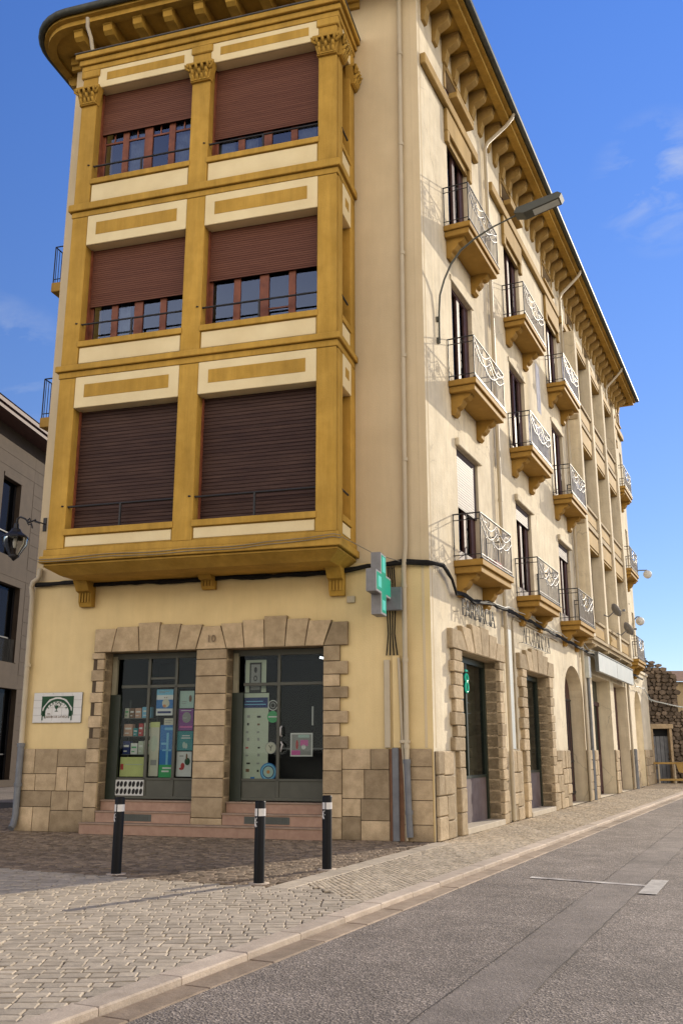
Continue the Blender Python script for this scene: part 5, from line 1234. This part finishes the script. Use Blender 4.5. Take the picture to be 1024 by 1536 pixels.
# =================================================================== BOLLARDS
def bollard_parts(root, turn):
    t = MB(); t.lathe([(.066, 0), (.066, .955), (.062, .968), (.05, .972), (0, .973)], 20); t.build('post', M['bol'], root)
    t = MB(); n = 20
    for seg in range(3):
        a0 = turn + seg * 2 * pi / 3 + .12; a1 = a0 + 2 * pi / 3 - .24; q = 9
        vs = []
        for i in range(q + 1):
            a = a0 + (a1 - a0) * i / q; vs += [(.0675 * cos(a), .0675 * sin(a), .79), (.0675 * cos(a), .0675 * sin(a), .88)]
        t.add(vs, [(2 * i, 2 * i + 2, 2 * i + 3, 2 * i + 1) for i in range(q)])
    t.build('reflective_band', M['whiter'], root)
    # heraldic lion, wrapped on the post
    lion = [(-.01, .02), (.01, 0), (.02, .03), (.035, .0), (.045, .015), (.03, .045), (.028, .06), (.05, .055), (.055, .068), (.03, .075), (.032, .09), (.05, .115), (.038, .118), (.024, .10), (.012, .105), (-.002, .12), (-.014, .11), (-.006, .095), (-.03, .098), (-.04, .088), (-.012, .082), (-.014, .065), (-.038, .07), (-.042, .058), (-.012, .052), (-.03, .035), (-.045, .032), (-.035, .018), (-.015, .03)]
    t = MB(); a0 = turn - pi / 3 + .15
    c = (0.004, .07); P3 = [(.0682 * cos(a0 + x / .066), .0682 * sin(a0 + x / .066), .655 + z) for x, z in lion]; cc = (.069 * cos(a0 + c[0] / .066), .069 * sin(a0 + c[0] / .066), .655 + c[1])
    t.add(P3 + [cc], [(i, (i + 1) % len(lion), len(lion)) for i in range(len(lion))]); t.build('lion_emblem', M['whiter'], root)
    t = MB(); t.lathe([(.13, -.005), (.13, .006), (.07, .008)], 20); t.build('base_ring', M['kerb'], root)
M['bol'] = mk('black_painted_steel', (.006, .0065, .009), .5, spec=.2)
M['whiter'] = mk('reflective_white', (.75, .74, .72), .5, (.68, .67, .65), 8)
for (x, y, lab) in ((-2.975, 13.04, 'black bollard standing leftmost in front of the tiled steps of the left door'), (-1.015, 12.164, 'black bollard nearest the street in the middle of the three'), (-.20, 13.53, 'black bollard on the right, nearest the corner of the building')):
    T = thing('bollard', lab, 'bollard', (x, y, 0), 0, 'black bollards with white bands'); bollard_parts(T, -pi / 2 - .35)

# =================================================================== LEFT BUILDING
a7 = radians(90 - 6.7)
LB = thing('stone_clad_building', 'brown stone clad building with tall dark windows across the alley on the left', 'building', (-14.49, 42.255, 0), a7)
# local x runs away from the camera, local y points left(inward)
holes = [(-3.1, -1.44, 9.9, 13.3, .35), (-5.5, -.7, 5.3, 8.65, .35), (-5.5, -.2, .3, 4.17, .35), (-9.5, -7, 9.9, 13.3, .35), (-9.5, -7, 5.3, 8.65, .35), (-9.5, -7, .3, 4.17, .35), (2.5, 4.5, 9.9, 13.3, .35), (2.5, 4.5, 5.3, 8.65, .35)]
t = MB(); wall_grid(t, -14, 14, 0, 15.6, holes, 0, .35)
t.build('wall', M['leftclad'] if 'leftclad' in M else M['leftstone'], LB)
t = MB()
z = .6
while z < 15.4:       # horizontal cladding joints, cut as fine shadow grooves proud of the wall
    for (a, b) in ((-14, -9.5), (-7, -5.5), (-.15, 2.5), (4.5, 14)): t.box(a, b, -.012, 0, z, z + .58, 0, random.random(), .006)
    for (a, b) in ((-9.5, -7), (-5.5, -.15), (2.5, 4.5)):
        if not any(h[2] - .6 < z < h[3] for h in holes): t.box(a, b, -.012, 0, z, z + .58, 0, random.random(), .006)
    z += .6
t.build('cladding', M['leftstone'], LB)
t = MB(); t.box(-14, 14, -.9, .4, 15.55, 15.75, 0); t.box(-14, 14, -1.0, .4, 15.75, 15.95, 0); t.add([(-14, -1.05, 15.95), (14, -1.05, 15.95), (14, 6, 18), (-14, 6, 18)], [(0, 1, 2, 3)], 1); t.build('eaves', [M['darkwood'], M['tile']], LB)
for h in holes:
    t = MB(); t.box(h[0], h[1], .28, .32, h[2], h[3]); o = t.build('window', M['dark'], LB)
    t = MB(); t.quad((h[0], .26, h[2]), (h[1], .26, h[2]), (h[1], .26, h[3]), (h[0], .26, h[3])); t.build('pane', M['dimglass'], o)
    t = MB(); t.box(h[1] - .08, h[1], .2, .26, h[2], h[3]); t.box(h[0], h[0] + .08, .2, .26, h[2], h[3]); t.box(h[0] + .08, h[1] - .08, .2, .26, h[2] + 1.05, h[2] + 1.1); [t.tube([(h[0] + .1 * k, -.02, h[2]), (h[0] + .1 * k, -.02, h[2] + 1.0)], .01, 4) for k in range(int((h[1] - h[0]) / .1))] if 5 < h[2] < 6 else None; t.build('frame', M['iron'], o)
    t = MB(); t.box(h[1], h[1] + .22, -.03, .0, h[2], h[3], 0, .5, .01); t.box(h[0], h[1] + .22, -.03, 0, h[3], h[3] + .2, 0, .5, .01); t.build('surround', M['leftstone'], o)
t = MB(); A = (0, 0); t.quad((-14, 0, 0), (-14, 0, 15.6), (-14, 10, 15.6), (-14, 10, 0)); t.quad((14, 0, 0), (14, 10, 0), (14, 10, 15.6), (14, 0, 15.6)); t.quad((-14, 10, 0), (-14, 10, 15.6), (14, 10, 15.6), (14, 10, 0)); t.build('wall', M['leftstone'], LB)
LB.rotation_euler = (0, 0, a7)

# =================================================================== RUBBLE WALL AT THE END OF THE STREET
RW = thing('rubble_wall', 'old dark rubble stone wall with a pale framed doorway at the end of the street', 'wall', fr(AS, SWG + .1, .2, 0), 0)
t = MB(); random.seed(77)
def topz(x): return 6.0 - .42 * x + .14 * noise.noise((x * .8, 0, 3)) if x < 1.75 else 3.4 - .05 * x
t.box(-1.5, .30, .25, .8, 0, 5.8, 1); t.box(1.15, 1.7, .25, .8, 0, 5.2, 1); t.box(.3, 1.15, .25, .8, 2.75, 5.5, 1); t.box(1.7, 12, .25, .8, 0, 3.2, 1)
z = .0; r = 0
while z < 6.2:
    h = random.uniform(.13, .24); x = -1.5 + random.uniform(-.2, 0)
    while x < 12:
        w_ = random.uniform(.16, .42)
        if z + h * .5 < topz(x + w_ / 2) and not (.3 < x + w_ / 2 < 1.15 and z < 2.72):
            d = random.uniform(0, .04); cx, cz, hw, hh = x + w_ / 2, z + h / 2 + random.uniform(-.03, .03), w_ * .5, h * .56; m_ = random.randint(5, 7); ph = random.uniform(0, 6)
            pl = [(cx + hw * random.uniform(.85, 1.08) * cos(2 * pi * q / m_ + ph), cz + hh * random.uniform(.85, 1.1) * sin(2 * pi * q / m_ + ph)) for q in range(m_)]
            t.prism(pl, -d + .16, .4, 0, random.random(), .012)
        x += w_
    z += h; r += 1
RWm = t.build('masonry', [M['rubble'], M['joint']], RW)
t = MB(); t.box(.18, .3, .02, .4, 0, 2.72, 0, .5, .01); t.box(1.1, 1.22, .02, .4, 0, 2.72, 0, .5, .01); t.box(.1, 1.3, 0, .4, 2.55, 2.78, 0, .5, .02); t.build('door_frame', M['stone'], RW)
t = MB(); t.box(.3, 1.1, .34, .38, 0, 2.2, 0); t.box(.3, 1.1, .34, .38, 2.2, 2.55, 1); [t.box(.3 + .2 * k, .315 + .2 * k, .33, .34, 0, 2.2, 1) for k in range(1, 4)]; t.build('door', [M['greypipe'], M['dark']], RW)
t = MB(); t.tube([(-.3, -.06, 4.15), (.5, -.06, 3.85), (1.6, -.06, 3.6), (3.5, -.06, 3.3)], .035, 5); t.build('white_pipe', M['dirtywhite'], RW)
t = MB(); t.box(0, 8, 0, 5, 0, 5.2, 0); t.add([(-.3, -.4, 5.2), (8.3, -.4, 5.2), (8.3, 2.5, 6.0), (-.3, 2.5, 6.0)], [(0, 1, 2, 3)], 1); t.build('wall', [M['tan'], M['tile']], link('plaster_house', None, at=fr(AS, SWG + 3, .2, 0) + Vector((1.4, 3.2, 0)), label='low cream house with tiled roof behind the rubble wall', cat='house'))
# wooden barrier
WB = thing('wooden_barrier', 'low wooden railing with a hanging board in front of the rubble wall doorway', 'barrier', fr(AS, SWG + .1, -.05, 0) + Vector((-.1, -.5, 0)), -.05)
t = MB(); [t.box(x - .035, x + .035, -.035, .035, 0, .98, 0, .5, .01) for x in (.1, .85, 1.6, 2.6)]; t.build('post', M['barrier'] if 'barrier' in M else M['pvc'], WB)
t = MB(); t.box(-.7, 3.4, -.05, -.02, .9, .99, 0, .5, .01); t.box(.1, 3.4, -.05, -.02, .14, .24, 0, .5, .01); t.build('rail', M['ochre_side'], WB)
t = MB(); t.prism([(1.0, .55), (1.35, .45), (1.5, .92), (.9, .92)], -.08, -.055); t.build('board', M['ochre_side'], WB)
print('objects', len(bpy.data.objects))

# =================================================================== HOUSE ACROSS THE SQUARE (seen mirrored in the upper windows)
OH = thing('opposite_house', 'cream three storey house across the square, mirrored in the upper window panes', 'house', (-4, -15, 0), pi)
t = MB(); hs = [(x, x + 1.3, z, z + 2.0, .2) for x in (-16, -12.4, -8.8, -5.2, -1.6, 2, 5.6, 9.2, 12.8) for z in (1.2, 4.8, 8.4)]
wall_grid(t, -18, 18, 0, 12, hs); t.quad((-18, 0, 0), (-18, 0, 12), (-18, 9, 12), (-18, 9, 0)); t.quad((18, 0, 0), (18, 9, 0), (18, 9, 12), (18, 0, 12)); t.quad((-18, 9, 0), (-18, 9, 12), (18, 9, 12), (18, 9, 0))
t.build('wall', M['plaster_side'], OH)
t = MB(); t.box(-18.6, 18.6, -.7, 9.6, 12, 12.25); t.add([(-18.7, -.8, 12.25), (18.7, -.8, 12.25), (18.7, 4.5, 14.6), (-18.7, 4.5, 14.6), (18.7, 9.7, 12.25), (-18.7, 9.7, 12.25)], [(0, 1, 2, 3), (3, 2, 4, 5), (0, 3, 5), (1, 4, 2)]); t.build('roof', M['tile'], OH)
for h in hs:
    t = MB(); t.box(h[0], h[1], .15, .19, h[2], h[3]); t.box((h[0] + h[1]) / 2 - .04, (h[0] + h[1]) / 2 + .04, .11, .15, h[2], h[3]); t.build('window', M['darkwood'], OH)
